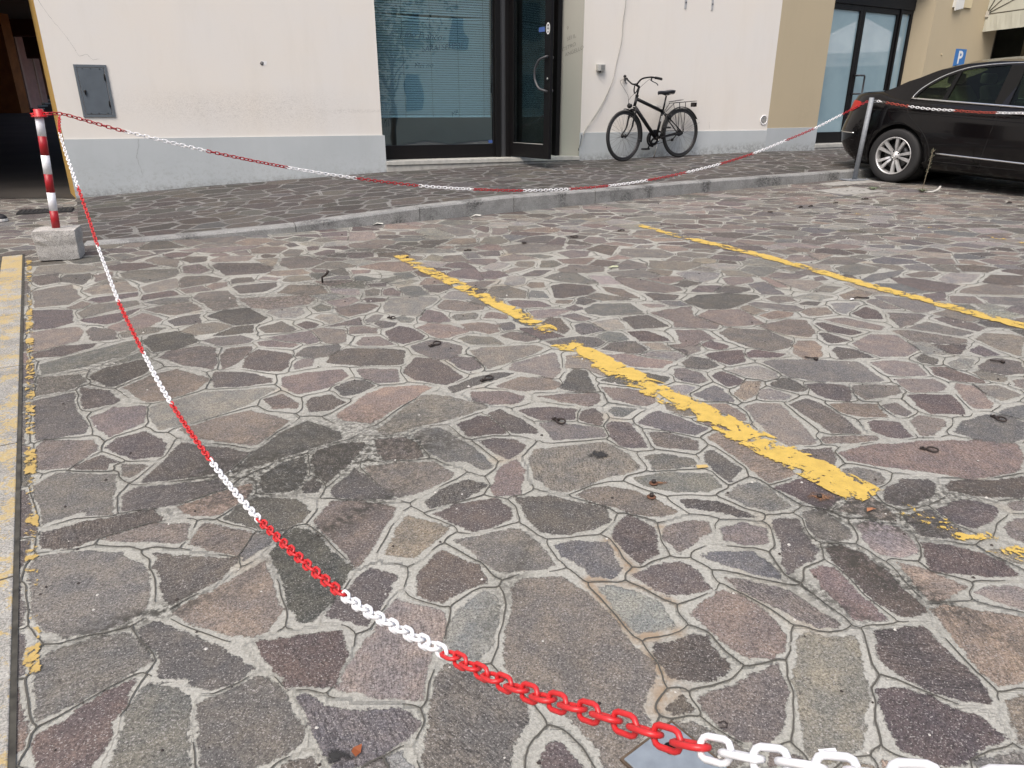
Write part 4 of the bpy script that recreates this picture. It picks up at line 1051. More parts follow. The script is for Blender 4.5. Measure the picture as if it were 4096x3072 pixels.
# shop entrance under the awning: dark recess with a display window
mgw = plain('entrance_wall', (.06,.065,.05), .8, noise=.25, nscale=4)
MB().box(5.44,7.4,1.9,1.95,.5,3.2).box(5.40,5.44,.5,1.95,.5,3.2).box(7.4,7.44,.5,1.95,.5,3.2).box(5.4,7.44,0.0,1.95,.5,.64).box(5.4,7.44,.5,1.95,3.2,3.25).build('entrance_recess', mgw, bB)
MB().box(5.44,5.52,.35,.45,.64,3.1).box(6.05,6.12,.35,.45,.64,3.1).box(5.52,6.05,.35,.45,.64,.8).build('entrance_frame', plain('bronze_frame', (.05,.032,.015), .5), bB)
MB().box(5.52,6.05,.39,.397,.8,3.1).build('entrance_pane', glass('entrance_glass', (.7,.85,.75), .12, .7), bB)
def at_wallB(x, y=0): return (PB[0]+x*math.cos(BW)-y*math.sin(BW), PB[1]+x*math.sin(BW)+y*math.cos(BW))
def wallB_thing(name, label, cat, x, z, y=0):
    p = at_wallB(x, y); return thing(name, label, cat, (p[0], p[1], z), BW)
c = wallB_thing('parking_sign', 'blue parking sign with white P on the yellow wall behind the car', 'sign', 4.51, 1.90)
MB().box(-.16,.16,-.004,0,-.225,.225).build('panel', plain('sign_blue', (.035,.17,.46), .4), c, bevel=.001)
text_mesh('letter', 'P', .27, plain('sign_white', (.75,.77,.78), .5), c, on_wall(.0, -.0052, .085), .0003, 0, offset=.008)
text_mesh('lettering', 'PARCHEGGIO', .052, plain('sign_pale', (.50,.62,.75), .5), c, on_wall(0, -.0052, -.115), .0002)
MB().box(.055,.115,-.0056,-.0046,-.052,-.044).box(.055,.115,-.0056,-.0046,-.070,-.062).build('bars', plain('sign_white2', (.7,.72,.75), .5), c)
MB().add([(.06,-.0056,-.16),(.115,-.0056,-.14),(.13,-.0056,-.09),(.10,-.0056,-.10),(.08,-.0056,-.125),(.05,-.0056,-.135)], [(0,1,2,3,4,5)]).build('figure', mblack, c)
c = wallB_thing('lamp_box', 'white fluted box with cream side panel high on the yellow wall left of the awning', 'box', 4.02, 2.68)
mb = MB()
for i in range(7): mb.box(-.02+i*.032, .005+i*.032, -.06, -.04, -.005+.004*(i%2)+i*.006, .45)
mb.box(-.02,.20,-.045,-.001,0.045,.45).build('fluted_panel', plain('white_plastic', (.68,.69,.67), .5), c)
MB().box(.205,.48,-.03,-.001,.055,.45).build('side_panel', plain('cream_panel', (.60,.52,.34), .6), c, bevel=.003)
c = wallB_thing('wall_anchor', 'tiny pale anchor hole in the yellow wall left of the blue sign', 'anchor', 3.962, 2.02)
MB().lathe([(0,0),(.014,0),(.010,-.02),(0,-.02)], (0,0,0), 'y', 10).build('plug', plain('pale_plug', (.50,.42,.28), .8), c)
# awning: bull-nose canvas on hoops hinged at the wall
c = wallB_thing('awning', 'cream canvas hoop awning over the dark shop entrance at the right edge', 'awning', 5.03, 2.68)
mcan = plain('canvas', (.50,.50,.42), .8, noise=.08, nscale=3); mcan2 = plain('canvas_seam', (.16,.15,.12), .8)
ANG = [2, 24, 44, 66, 89]; RR = .95; W_ = 3.2
mb = MB()
for a, b_ in zip(ANG[:-1], ANG[1:]):
    pa = (-RR*math.cos(R(a)), RR*math.sin(R(a))); pb = (-RR*math.cos(R(b_)), RR*math.sin(R(b_)))
    mb.add([(0,0,0),(0,pa[0],pa[1]),(0,pb[0],pb[1])], [(0,1,2)]); mb.add([(W_,0,0),(W_,pa[0],pa[1]),(W_,pb[0],pb[1])], [(0,1,2)])
    mb.add([(0,pa[0],pa[1]),(W_,pa[0],pa[1]),(W_,pb[0],pb[1]),(0,pb[0],pb[1])], [(0,1,2,3)])
mb.build('canvas', mcan, c, recalc=False)
y0, z0 = -RR*math.cos(R(2)), RR*math.sin(R(2))
mb = MB(); N = 16
for i in range(N):
    f0, f1 = i/N, (i+1)/N; g = lambda f: .003*math.sin(f*26)
    mb.add([(-.006+g(f0),y0*f0,z0*f0-.012),(-.006+g(f1),y0*f1,z0*f1-.012),(-.004-2*g(f1),y0*f1,z0*f1-.27),(-.004-2*g(f0),y0*f0,z0*f0-.27)], [(0,1,2,3)])
    h = lambda f: .012*math.sin(f*31)
    mb.add([(W_*f0,y0-.004,z0-.012),(W_*f1,y0-.004,z0-.012),(W_*f1,y0-.004+h(f1),z0-.27),(W_*f0,y0-.004+h(f0),z0-.27)], [(0,1,2,3)])
mb.build('valance', mcan, c, recalc=False)
for a in ANG[:-1]:
    pa = (-RR*math.cos(R(a)), RR*math.sin(R(a))); MB().tube([(-.004,0,0),(-.004,pa[0],pa[1]),(W_,pa[0],pa[1]),(W_,0,0)], .008, 6).build('hoop', mcan2, c)
MB().box(-.03,.02,-.05,.0,-.05,.04).build('hinge_bracket', plain('pale_metal', (.5,.48,.42), .5), c, bevel=.004)

# ------------------------------------------------------------------ covered passage at the left (runs on behind the corner)
PAX = Vector((-.506, .863, 0)); 
bC = thing('arcade', 'dark covered passage with pinkish pilasters beyond the corner of the cream building', 'arcade', (-4.8, 7.9, 0), 0)
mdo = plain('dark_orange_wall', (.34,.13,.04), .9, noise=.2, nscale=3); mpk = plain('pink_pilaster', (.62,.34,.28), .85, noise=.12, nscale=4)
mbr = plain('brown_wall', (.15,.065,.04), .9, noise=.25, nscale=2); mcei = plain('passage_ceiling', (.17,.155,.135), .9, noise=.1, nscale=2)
ox, oy = -4.8, 7.9
def L3(x, y, z): return (x-ox, y-oy, z)
def quadbox(mb, a, b, th, z0, z1):      # vertical slab from a to b (plan), thickness to the left
    a = Vector((*a, 0)); b = Vector((*b, 0)); d = (b-a).normalized(); n = Vector((-d.y, d.x, 0))*th
    q = [a, b, b+n, a+n]; mb.hexa([L3(p.x, p.y, z0) for p in q], [L3(p.x, p.y, z1) for p in q]); return mb
def rx(px, y, yy=430):                  # true plan position of things seen down the passage
    r = {}; return 0
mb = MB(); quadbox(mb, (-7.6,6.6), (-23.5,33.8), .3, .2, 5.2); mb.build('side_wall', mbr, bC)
mb = MB(); quadbox(mb, (-4.74,8.02), (-12.9,27.0), -.3, .2, 4.4); mb.build('inner_wall', mbr, bC)  # stops early; the opening beyond is added to let daylight reach the pilasters
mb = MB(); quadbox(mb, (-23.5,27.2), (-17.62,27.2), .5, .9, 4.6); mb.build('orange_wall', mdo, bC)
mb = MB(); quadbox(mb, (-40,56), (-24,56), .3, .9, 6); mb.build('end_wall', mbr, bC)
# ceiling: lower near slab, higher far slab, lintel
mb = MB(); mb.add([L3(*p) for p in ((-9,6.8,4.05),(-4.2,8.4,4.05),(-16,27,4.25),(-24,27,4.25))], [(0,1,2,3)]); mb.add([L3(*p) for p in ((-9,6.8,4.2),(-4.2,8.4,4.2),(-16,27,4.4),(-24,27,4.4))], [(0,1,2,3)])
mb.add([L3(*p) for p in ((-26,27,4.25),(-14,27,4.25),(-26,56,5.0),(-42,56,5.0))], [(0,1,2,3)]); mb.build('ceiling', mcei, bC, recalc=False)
mb = MB(); quadbox(mb, (-24,29.6), (-15,29.6), .4, 3.75, 5.2); quadbox(mb, (-26,33), (-15,33), .4, 3.2, 5.4); mb.build('lintel', mbr, bC)
F0 = lambda y: .02+.038*y
for (y, xl, xr_, h, m_, base) in ((30.0,-19.75,-19.05,2.75,mpk,.34),(33.2,-21.6,-20.85,2.75,mpk,.34),(36.5,-23.4,-22.55,2.75,mpk,.3),(42,-26.5,-25.9,2.7,mpk,.25)):
    mb = MB(); quadbox(mb, (xl,y), (xr_,y), .5, F0(y)-.1, F0(y)+h); p = mb.build('pilaster', m_, bC)
    mb = MB(); quadbox(mb, (xl-.05,y-.18), (xr_+.25,y-.18), .7, F0(y)-.2, F0(y)+.06); mb.build('step', mconc, p)
    mb = MB(); quadbox(mb, (xl+.42,y-.06), (xr_+.06,y-.06), .1, F0(y), F0(y)+h-.05); mb.build('edge', plain('pink_edge', (.70,.46,.38), .8), p)
for (y, x, wd, z0, z1, m_) in ((44,-26.35,.32,.5,3.6,plain('pale_post', (.36,.37,.36), .6)),(48,-28.2,.14,.3,3.6,plain('pale_post2', (.22,.23,.22), .6)),(50,-28.9,.10,.0,3.2,plain('pale_post3', (.20,.20,.19), .6)),(46,-26.1,.5,.0,1.9,plain('ochre_panel', (.35,.22,.09), .8))):
    mb = MB(); quadbox(mb, (x,y), (x+wd,y), .12, F0(y)+z0, F0(y)+z1); mb.build('post', m_, bC)
tag(fence_floor('passage_shade_floor', -45, -3.3, 7.66, 58, .008), kind='structure')
bpy.data.objects['passage_shade_floor'].data.materials.clear(); bpy.data.objects['passage_shade_floor'].data.materials.append(plain('passage_shade_stone', (.038,.034,.030), .75, noise=.5, nscale=.8))  # floor colour darkened to stand in for the shade under the ceiling
# grate let into the paving in front of the passage
g = thing('drain_grate', 'black rectangular drain grate in the paving behind the red and white post', 'grate', (-4.45, 6.93, G(6.93)))
q = [(-4.60,6.68),(-4.18,6.84),(-4.27,7.05),(-4.70,6.89)]
MB().hexa([(x+4.45,y-6.93,G(y)-G(6.93)-.02) for x,y in q], [(x+4.45,y-6.93,G(y)-G(6.93)+.016) for x,y in q]).build('frame', plain('cast_iron', (.022,.022,.023), .6, noise=.2), g)
mb = MB()
for i in range(12):
    f = (i+.5)/12; a = [q[0][k]*(1-f)+q[1][k]*f for k in (0,1)]; b_ = [q[3][k]*(1-f)+q[2][k]*f for k in (0,1)]
    a2 = [a[k]+(b_[k]-a[k])*.15 for k in (0,1)]; b2 = [a[k]+(b_[k]-a[k])*.85 for k in (0,1)]
    mb.tube([(a2[0]+4.45,a2[1]-6.93,.017+G(a2[1])-G(6.93)),(b2[0]+4.45,b2[1]-6.93,.017+G(b2[1])-G(6.93))], .006, 6)
mb.build('bar', plain('grate_bar', (.035,.035,.037), .5), g)
# ------------------------------------------------------------------ the other side of the square (seen only mirrored in the glass)
bD = thing('building', 'pale yellow building across the square, seen only as reflections in the glass', 'building', (14, -24, 0), 0)
MB().box(-36,44,-6,0,-1,12).build('wall', stucco('far_yellow', (.70,.62,.45)), bD)
mdw = plain('shutter', (.06,.10,.12), .6)
for i in range(20):
    for z in (1.2, 5.0, 8.6):
        if (i*7+int(z)) % 5 != 0: MB().box(-34.3+i*4,-33.0+i*4,.001,.06,z,z+2.0).build('window', mdw, bD)
mb = MB()
for i in range(60): mb.box(-4+i*.18,-3.97+i*.18,3.0,3.03,.2,1.5)
mb.box(-4,6.8,3.0,3.03,1.47,1.52).box(-4,6.8,3.0,3.03,.8,.84); mb.build('railing', mdw, bD)
# ------------------------------------------------------------------ black saloon car (local: x forward, y left, z up, origin under the rear axle)
def sstep(a, b, x): t = max(0, min(1, (x-a)/(b-a))); return t*t*(3-2*t)
def lerp_tab(tab, x):
    if x <= tab[0][0]: return tab[0][1]
    for (a, fa), (b, fb) in zip(tab[:-1], tab[1:]):
        if x <= b: t = (x-a)/(b-a); t = t*t*(3-2*t)*.35+t*.65; return fa+(fb-fa)*t
    return tab[-1][1]
REAR = [(.20,-.80),(.30,-.93),(.42,-1.0),(.56,-1.02),(.64,-1.0),(.75,-.965),(.90,-.93),(.99,-.905),(1.04,-.86),(1.08,-.80)]
FRONT = [(.2,3.40),(.35,3.52),(.5,3.56),(.65,3.53),(.8,3.45),(.95,3.3),(1.08,3.1)]
TOPZ = [(-1.02,1.00),(-.93,1.025),(-.75,1.045),(-.45,1.055),(-.2,1.0),(.0,.978),(1.2,.925),(2.2,.90),(2.5,.925),(2.9,.90),(3.2,.86),(3.45,.76),(3.56,.66)]
def plan(u):   # half width against u in 0..1 (tail to nose)
    x = -1.02+4.58*u
    a = max(0, (-.30-x)/.735); b = max(0, (x-2.55)/1.03)
    return .885*(1-min(1, a)**3.2)**(1/2.4) if x < 0 else .885*(1-min(1, b)**2.6)**(1/2.2)
PROF = [(.18,.90),(.24,.955),(.34,.985),(.50,1.0),(.62,1.0),(.74,.990),(.84,.972),(.90,.955),(.96,.925),(1.02,.90),(1.06,.88)]
def surf(u, z):
    xr, xf = lerp_tab(REAR, z), lerp_tab(FRONT, z); return (xr+(xf-xr)*u, plan(u)*lerp_tab(PROF, z), z)
def surf_x(x, z):
    xr, xf = lerp_tab(REAR, z), lerp_tab(FRONT, z); u = (x-xr)/(xf-xr); return (x, plan(max(0, min(1, u)))*lerp_tab(PROF, z), z)
def usamp(n): return [.5-.5*math.cos(math.pi*i/n) if 0 else i/n for i in range(n+1)]
US = sorted(set([0, .002, .005, .01, .017, .026, .037, .05, .066, .084, .104, .126, .15] + [.15+.7*i/36 for i in range(37)] + [.85+.15*(1-(1-i/14)**2) for i in range(15)]))
def car_body():
    mb = MB(); NS = 22; NT_ = 8; rows = []
    for u in US:
        x0 = -1.02+4.58*u; zt = lerp_tab(TOPZ, x0); row = []
        zb = .20
        for k in range(NS+1):
            z = zb+(zt-.035-zb)*k/NS; row.append(surf(u, z))
        xs, ysd, zs = row[-1]
        for k in range(1, NT_+1):
            f = k/NT_; yy = ysd*(1-f); zz = zt-.035+.035*math.sin(min(1, f*3.2)*math.pi/2)+.012*f*f; row.append((xs, yy, zz))
        rows.append(row)
    n = len(rows[0]); vs = []; fs = []
    full = []
    for row in rows:
        r = row[::1]; mir = [(x, -y, z) for x, y, z in row[:-1]][::-1]; full.append(r+mir)
    m = len(full[0])
    for r in full: vs += r
    for i in range(len(full)-1):
        for k in range(m-1): fs.append((i*m+k, i*m+k+1, (i+1)*m+k+1, (i+1)*m+k))
        fs.append((i*m+m-1, i*m, (i+1)*m, (i+1)*m+m-1))
    fs.append(tuple(range(m))[::-1]); fs.append(tuple((len(full)-1)*m+k for k in range(m)))
    mb.add(vs, fs, 0, True); return mb
def boolean(o, cutter, op='DIFFERENCE', selfi=False):
    md = o.modifiers.new('b', 'BOOLEAN'); md.object = cutter; md.operation = op; md.solver = 'EXACT'; md.use_self = selfi
    dg = bpy.context.evaluated_depsgraph_get(); me = bpy.data.meshes.new_from_object(o.evaluated_get(dg)); old = o.data
    o.modifiers.clear(); o.data = me; bpy.data.objects.remove(cutter)
def cut_poly(pts, y0=-1.2, y1=1.2):
    mb = MB(); n = len(pts); mb.add([(x,y0,z) for x,z in pts]+[(x,y1,z) for x,z in pts], [tuple(range(n)), tuple(range(n,2*n))[::-1]]+[(i,i+n,(i+1)%n+n,(i+1)%n) for i in range(n)]); return mb
mpaint = plain('black_car_paint', (.004,.0035,.004), .10, spec=.3, coat=.2); mtyre = plain('tyre_rubber', (.018,.018,.019), .75)
mchrome = plain('chrome', (.72,.72,.70), .14, 1); malloy = plain('alloy_rim', (.62,.62,.62), .38, .6); mseam = plain('door_seam', (.002,.002,.002), .8)
mtrim = plain('black_trim', (.006,.006,.006), .6, spec=.15)
HD = R(-58)
car_xy = (4.792+.66-.13, 8.983+.41)
car = thing('parked_car', 'black saloon car with chrome trim parked nose-out beside the galvanised pole', 'car', (car_xy[0], car_xy[1], G(car_xy[1])+.002), 0)
fw = Vector((math.cos(HD), math.sin(HD), 0)); fz = .052*fw.y
X = Vector((fw.x, fw.y, fz)).normalized(); Zv = Vector((0, -.038, 1)).normalized(); Yv = Zv.cross(X).normalized(); Zv = X.cross(Yv)
car.rotation_euler = Matrix((X, Yv, Zv)).transposed().to_euler(); car.scale = (1, 1, .97)
body = car_body().build('body', mpaint, car)
for x in (0, 2.76):
    cu = cut_poly([(x+.352*math.cos(2*math.pi*k/44), .335+.352*math.sin(2*math.pi*k/44)) for k in range(44)]).build('c', mpaint, car); boolean(body, cu)
for p in body.data.polygons: p.use_smooth = True
# dark wheel housings
for x in (0, 2.76):
    MB().lathe([(.351,-.80),(.351,.80)], (x,0,.335), 'y', 40).build('wheel_housing', mtrim, car)
# greenhouse
RZ = [(-.52,1.02),(-.30,1.115),(-.05,1.225),(.25,1.345),(.50,1.405),(.80,1.430),(1.15,1.428),(1.5,1.415),(1.8,1.385),(2.05,1.32),(2.35,1.20),(2.62,1.06),(2.75,.99)]
ZB = .87
def gy(z, dx=0): return .815-.42*(z-.95)
def greenhouse(off):
    mb = MB(); vs = []; fs = []; n = 13; xs = [-.52+3.27*i/60 for i in range(61)]
    if off: xs = [-.40+3.0*i/50 for i in range(51)]
    for x in xs:
        zt = lerp_tab(RZ, x)-off; zt = max(zt, ZB+.02); edge = zt-.045 if zt > ZB+.12 else ZB+(zt-ZB)*.6
        row = []
        pl = 1-.10*sstep(.0, -.55, x) if x < 0 else 1-.10*sstep(1.9, 2.75, x)
        for k in range(5):
            z = ZB+(edge-ZB)*k/4; row.append((x, (gy(z)-off)*pl, z))
        ye, ze = row[-1][1], row[-1][2]
        for k in range(1, 6):
            f = k/5; row.append((x, ye*(1-f), ze+(zt-ze)*math.sin(min(1, f*1.6)*math.pi/2)+(.012*f if not off else 0)))
        full = row+[(a, -b, c) for a, b, c in row[:-1]][::-1]; m = len(full); vs += full
    N = len(xs)
    for i in range(N-1):
        for k in range(m): fs.append((i*m+k, i*m+(k+1)%m, (i+1)*m+(k+1)%m, (i+1)*m+k))
    fs.append(tuple(range(m))[::-1]); fs.append(tuple((N-1)*m+k for k in range(m)))
    return mb.add(vs, fs, 0, True)
roof = greenhouse(0).build('roof', mpaint, car); inner = greenhouse(.035).build('c', mpaint, car); boolean(roof, inner)
WIN = [(.075,.985),(.095,1.03),(.15,1.10),(.30,1.205),(.50,1.288),(.70,1.325),(.92,1.342),(.955,1.342),(.955,.945),(.5,.965)]
WIN2 = [(1.10,.938),(1.10,1.344),(1.5,1.335),(1.75,1.295),(1.95,1.225),(2.15,1.08),(2.28,.91),(1.7,.915)]
boolean(roof, cut_poly(WIN).build('c', mpaint, car)); boolean(roof, cut_poly(WIN2).build('c', mpaint, car))
# rear and front screens
sx = MB().hexa([(-.60,-.60,1.075),(.30,-.50,1.10),(.30,.50,1.10),(-.60,.60,1.075)], [(-.60,-.5,1.33),(.26,-.47,1.36),(.26,.47,1.36),(-.60,.5,1.33)]).build('c', mpaint, car); boolean(roof, sx)
sx = MB().hexa([(1.9,-.66,1.03),(2.9,-.70,1.02),(2.9,.70,1.02),(1.9,.66,1.03)], [(1.9,-.55,1.375),(2.9,-.55,1.375),(2.9,.55,1.375),(1.9,.55,1.375)]).build('c', mpaint, car); boolean(roof, sx)
for p in roof.data.polygons: p.use_smooth = False
mglass = glass('car_glass', (.70,.80,.68), .012, .80)
for sgn in (-1, 1):
    for nm, W in (('rear_side_window', WIN), ('front_side_window', WIN2)):
        n = len(W); mb = MB(); vs = [(x, sgn*(gy(z)-.012), z) for x, z in W]+[(x, sgn*(gy(z)-.017), z) for x, z in W]
        mb.add(vs, [tuple(range(n)), tuple(range(n,2*n))[::-1]]+[(i,i+n,(i+1)%n+n,(i+1)%n) for i in range(n)]); mb.build(nm, mglass, car)
    # quarter window bar, sealing strip, chrome surround
    MB().hexa([(.385,sgn*(gy(.97)-.002),.965),(.435,sgn*(gy(.97)-.002),.965),(.435,sgn*(gy(.97)-.03),.965),(.385,sgn*(gy(.97)-.03),.965)],
              [(.425,sgn*(gy(1.26)-.002),1.255),(.47,sgn*(gy(1.27)-.002),1.272),(.47,sgn*(gy(1.27)-.03),1.272),(.425,sgn*(gy(1.26)-.03),1.255)]).build('window_bar', mtrim, car)
    MB().hexa([(.955,sgn*(gy(.94)+.001),.94),(1.10,sgn*(gy(.94)+.001),.935),(1.10,sgn*(gy(.94)-.04),.935),(.955,sgn*(gy(.94)-.04),.94)],
              [(.955,sgn*(gy(1.345)+.001),1.345),(1.10,sgn*(gy(1.345)+.001),1.345),(1.10,sgn*(gy(1.345)-.04),1.345),(.955,sgn*(gy(1.345)-.04),1.345)]).build('door_pillar', mtrim, car)
    arc = crv([(x, 0, z) for x, z in [(.045,.982),(.055,1.02),(.12,1.105),(.28,1.222),(.49,1.308),(.70,1.346),(1.0,1.366),(1.3,1.366),(1.6,1.348),(1.85,1.295),(2.08,1.175),(2.31,.90)]], 6)
    MB().tube([(p.x, sgn*(gy(p.z)+.002), p.z) for p in arc], .0075, 6).build('window_chrome', mchrome, car)
    bl_ = [(.04+2.27*i/30, .978-.040*2.27*i/30) for i in range(31)]
    mb = MB(); mb.tube([(x, sgn*(gy(z)+.006), z) for x, z in bl_], .013, 6); mb.build('belt_chrome', mchrome, car)
    def side_tube(pts, r, mat, name, o_=.001, n=6):
        MB().tube([(lambda q: (q[0], sgn*(q[1]+o_), q[2]))(surf_x(x, z)) for x, z in pts], r, n).build(name, mat, car)
    side_tube([(.50+i*.06, .392-.002*i*.6) for i in range(30)], .011, mchrome, 'sill_chrome', .004)
    # bumper strip round the rear corner
    MB().tube([(lambda q: (q[0], sgn*(q[1]+.003), q[2]))(surf(u, .545)) for u in (0.0,.004,.01,.018,.028,.04,.055,.07,.085,.098)], .008, 6).build('bumper_chrome', mchrome, car)
    # door seams
    rd = crv([(x, 0, z) for x, z in [(.03,.975),(.03,.90),(.07,.81),(.17,.72),(.30,.61),(.38,.50),(.42,.40),(.43,.30)]], 5)
    side_tube([(p.x, p.z) for p in rd], .0035, mseam, 'door_seam', .0)
    side_tube([(1.03,.935),(1.035,.85),(1.03,.7),(1.01,.5),(.99,.36),(.985,.27)], .0035, mseam, 'door_seam', 0)
    side_tube([(2.22,.95),(2.26,.8),(2.26,.6),(2.2,.3)], .0035, mseam, 'door_seam', 0)
    side_tube([(-.86,.64),(-.7,.645),(-.52,.64),(-.42,.60)], .003, mseam, 'bumper_seam', 0)
    side_tube([(-.96,.46),(-.8,.46),(-.6,.46),(-.42,.46)], .003, mseam, 'bumper_seam', 0)
    side_tube([(.42+i*.1,.30) for i in range(20)], .003, mseam, 'sill_seam', 0)
    # crisp shoulder line
    side_tube([(-.72+i*.12, .845-.004*i) for i in range(27)], .004, mpaint, 'shoulder_line', -.001)
    # handles
    for hx in (.20, 1.25):
        q = surf_x(hx, .86); h = MB().tube(crv([(hx-.10,sgn*(q[1]+.004),.866),(hx-.08,sgn*(q[1]+.028),.866),(hx+.08,sgn*(q[1]+.030),.862),(hx+.105,sgn*(q[1]+.004),.862)], 4), .013, 8).build('door_handle', mpaint if hx < 1 else mpaint, car)
        if hx > 1: MB().tube([(hx-.075,sgn*(q[1]+.041),.868),(hx+.075,sgn*(q[1]+.043),.864)], .0045, 6).build('handle_chrome', mchrome, h)
        MB().lathe([(0,0),(.045,0),(.045,.004),(0,.004)], (hx,sgn*(q[1]+.0),.862), 'y', 16).build('handle_recess', mtrim, h)
    # tail light
    mred = plain('tail_light_red', (.42,.012,.008), .3, spec=.3); mcl = plain('tail_light_grey', (.22,.20,.19), .2, coat=1)
    def patch(name, mat, tops, parent=car, o_=.005):
        mb = MB(); vs = []; n = len(tops); K = 5
        for (x, zl, zh) in tops:
            for k in range(K):
                z = zl+(zh-zl)*k/(K-1); xr = lerp_tab(REAR, z); xx = max(x, xr+.006); q = surf_x(xx, z); q2 = surf_x(xx+.004, z); dx, dy = q2[0]-q[0], q2[1]-q[1]; L_ = math.hypot(dx, dy); vs.append((q[0]-dy/L_*o_*1.5, sgn*(q[1]+dx/L_*o_*1.5), q[2]))
        mb.add(vs, [(i*K+k, i*K+k+1, (i+1)*K+k+1, (i+1)*K+k) for i in range(n-1) for k in range(K-1)], 0, True); return mb.build(name, mat, parent, recalc=False)
    tl_ = patch('tail_light', mred, [(-.945,.84,.915),(-.91,.83,.92),(-.87,.815,.925),(-.82,.80,.93),(-.77,.80,.93),(-.70,.81,.93),(-.63,.84,.925),(-.585,.875,.915)])
    patch('reversing_lamp', mcl, [(-.96,.70,.835),(-.93,.70,.825),(-.89,.72,.81),(-.85,.755,.795)], tl_, .004)
    patch('lamp_edge', mred, [(-.965,.655,.70),(-.93,.66,.70),(-.89,.685,.72),(-.85,.72,.755),(-.81,.76,.79)], tl_, .0045)
    patch('headlight', plain('headlight_glass', (.5,.52,.53), .08, coat=1), [(3.0,.70,.72),(3.1,.66,.76),(3.2,.62,.78),(3.3,.60,.76),(3.36,.60,.72)])
    MB().box(1.95,2.10,sgn*.84-.03,sgn*.84+.10 if sgn > 0 else sgn*.84+.03,.97,1.08).build('wing_mirror', mpaint, car, bevel=.03) if sgn > 0 else MB().box(1.95,2.10,-.97,-.82,.97,1.08).build('wing_mirror', mpaint, car, bevel=.03)
# screens
def screen(pts, name):
    mb = MB(); mb.add(pts, [(0,1,2,3)]); mb.build(name, mglass, car)
screen([(-.42,-.585,1.055),(-.42,.585,1.055),(.27,.475,1.345),(.27,-.475,1.345)], 'rear_screen'); screen([(2.62,-.66,1.04),(2.62,.66,1.04),(1.93,.54,1.37),(1.93,-.54,1.37)], 'windscreen')
# seats seen through the side glass
mseat = plain('seat_grey', (.15,.155,.13), .8)
for sx_, yy in ((.38,.36),(.38,-.36),(1.42,.36),(1.42,-.36)):
    st = MB().hexa([(sx_-.02,yy-.24,.85),(sx_+.16,yy-.24,.85),(sx_+.16,yy+.24,.85),(sx_-.02,yy+.24,.85)], [(sx_-.13,yy-.19,1.11),(sx_-.03,yy-.19,1.13),(sx_-.03,yy+.19,1.13),(sx_-.13,yy+.19,1.11)]).build('seat', mseat, car, bevel=.03)
    MB().box(sx_-.17,sx_-.07,yy-.12,yy+.12,1.14,1.26).build('headrest', mseat, st, bevel=.03)
# front grille and plates, rear details (out of the photograph's view but on the car)
MB().box(3.535,3.58,-.33,.33,.52,.70).build('grille', mtrim, car, bevel=.01)
MB().box(-1.035,-1.015,-.26,.26,.60,.71).build('number_plate', mw, car)
MB().lathe([(0,0),(.035,0),(.035,.012),(0,.012)], (3.585,0,.66), 'x', 20).build('badge', mchrome, car)
# wheels
def wheel(x, sgn):
    wh = bpy.data.objects.new('wheel', None); col.objects.link(wh); wh.parent = car; wh.location = (x, sgn*.775, .317); wh.empty_display_size = .1
    wh.rotation_euler = (0, R(17), 0)
    o = sgn
    MB().lathe([(.215,-.10*o),(.235,-.108*o),(.29,-.110*o),(.311,-.095*o),(.317,-.07*o),(.317,.07*o),(.311,.095*o),(.29,.108*o),(.235,.106*o),(.215,.098*o)], (0,0,0), 'y', 48, closed=True).build('tyre', mtyre, wh)
    MB().lathe([(.218,.098*o),(.222,.106*o),(.212,.108*o),(.205,.09*o),(.200,-.09*o),(.208,-.10*o),(.218,-.098*o)], (0,0,0), 'y', 48, closed=True).build('rim', malloy, wh)
    MB().lathe([(0,-.02*o),(.203,-.02*o),(.203,-.01*o),(0,-.01*o)], (0,0,0), 'y', 40).build('rim_shadow', mtrim, wh)
    MB().lathe([(.05,.015*o),(.15,.015*o),(.15,.03*o),(.05,.03*o)], (0,0,0), 'y', 32, closed=True).build('brake_disc', plain('brake_steel', (.12,.12,.12), .4, 1), wh)
    mb = MB()
    for k in range(5):
        a0 = 2*math.pi*k/5+math.pi/2
        for s2 in (-1, 1):
            vs = []
            for r_, off, wd, yo in ((.045,.012,.024,.068),(.10,.024,.028,.088),(.16,.038,.033,.096),(.207,.052,.040,.098)):
                ca, sa = math.cos(a0), math.sin(a0)
                for q in (-1, 1):
                    u_, v_ = r_, s2*off+q*wd*.5; vs.append((u_*ca-v_*sa, yo*o, u_*sa+v_*ca))
                for q in (-1, 1):
                    u_, v_ = r_, s2*off+q*wd*.62; vs.append((u_*ca-v_*sa, (yo-.03)*o, u_*sa+v_*ca))
            fs = []
            for i in range(3):
                a = i*4; b_ = a+4; fs += [(a,a+1,b_+1,b_),(a,b_,b_+2,a+2),(a+1,a+3,b_+3,b_+1),(a+2,b_+2,b_+3,a+3)]
            mb.add(vs, fs)
    mb.build('spokes', malloy, wh)
    hb = MB().lathe([(0,.085*o),(.030,.085*o),(.036,.078*o),(.060,.070*o),(.062,.05*o),(0,.05*o)], (0,0,0), 'y', 24).build('hub', malloy, wh)
    mb = MB()
    for k in range(3):
        a0 = math.pi/2+2*math.pi*k/3; mb.tube([(0,.0865*o,0),(.024*math.cos(a0),.0865*o,.024*math.sin(a0))], [.003,.001], 5)
    mb.lathe([(.024,.0855*o),(.027,.0855*o),(.027,.088*o),(.024,.088*o)], (0,0,0), 'y', 20, closed=True); mb.build('hub_badge', mchrome, wh)
    mb = MB()
    for k in range(5):
        a0 = 2*math.pi*(k+.5)/5+math.pi/2; mb.lathe([(0,0),(.0095,0),(.0095,.012*o),(0,.012*o)], (.052*math.cos(a0),.066*o,.052*math.sin(a0)), 'y', 8)
    mb.build('wheel_bolt', mtrim, wh)
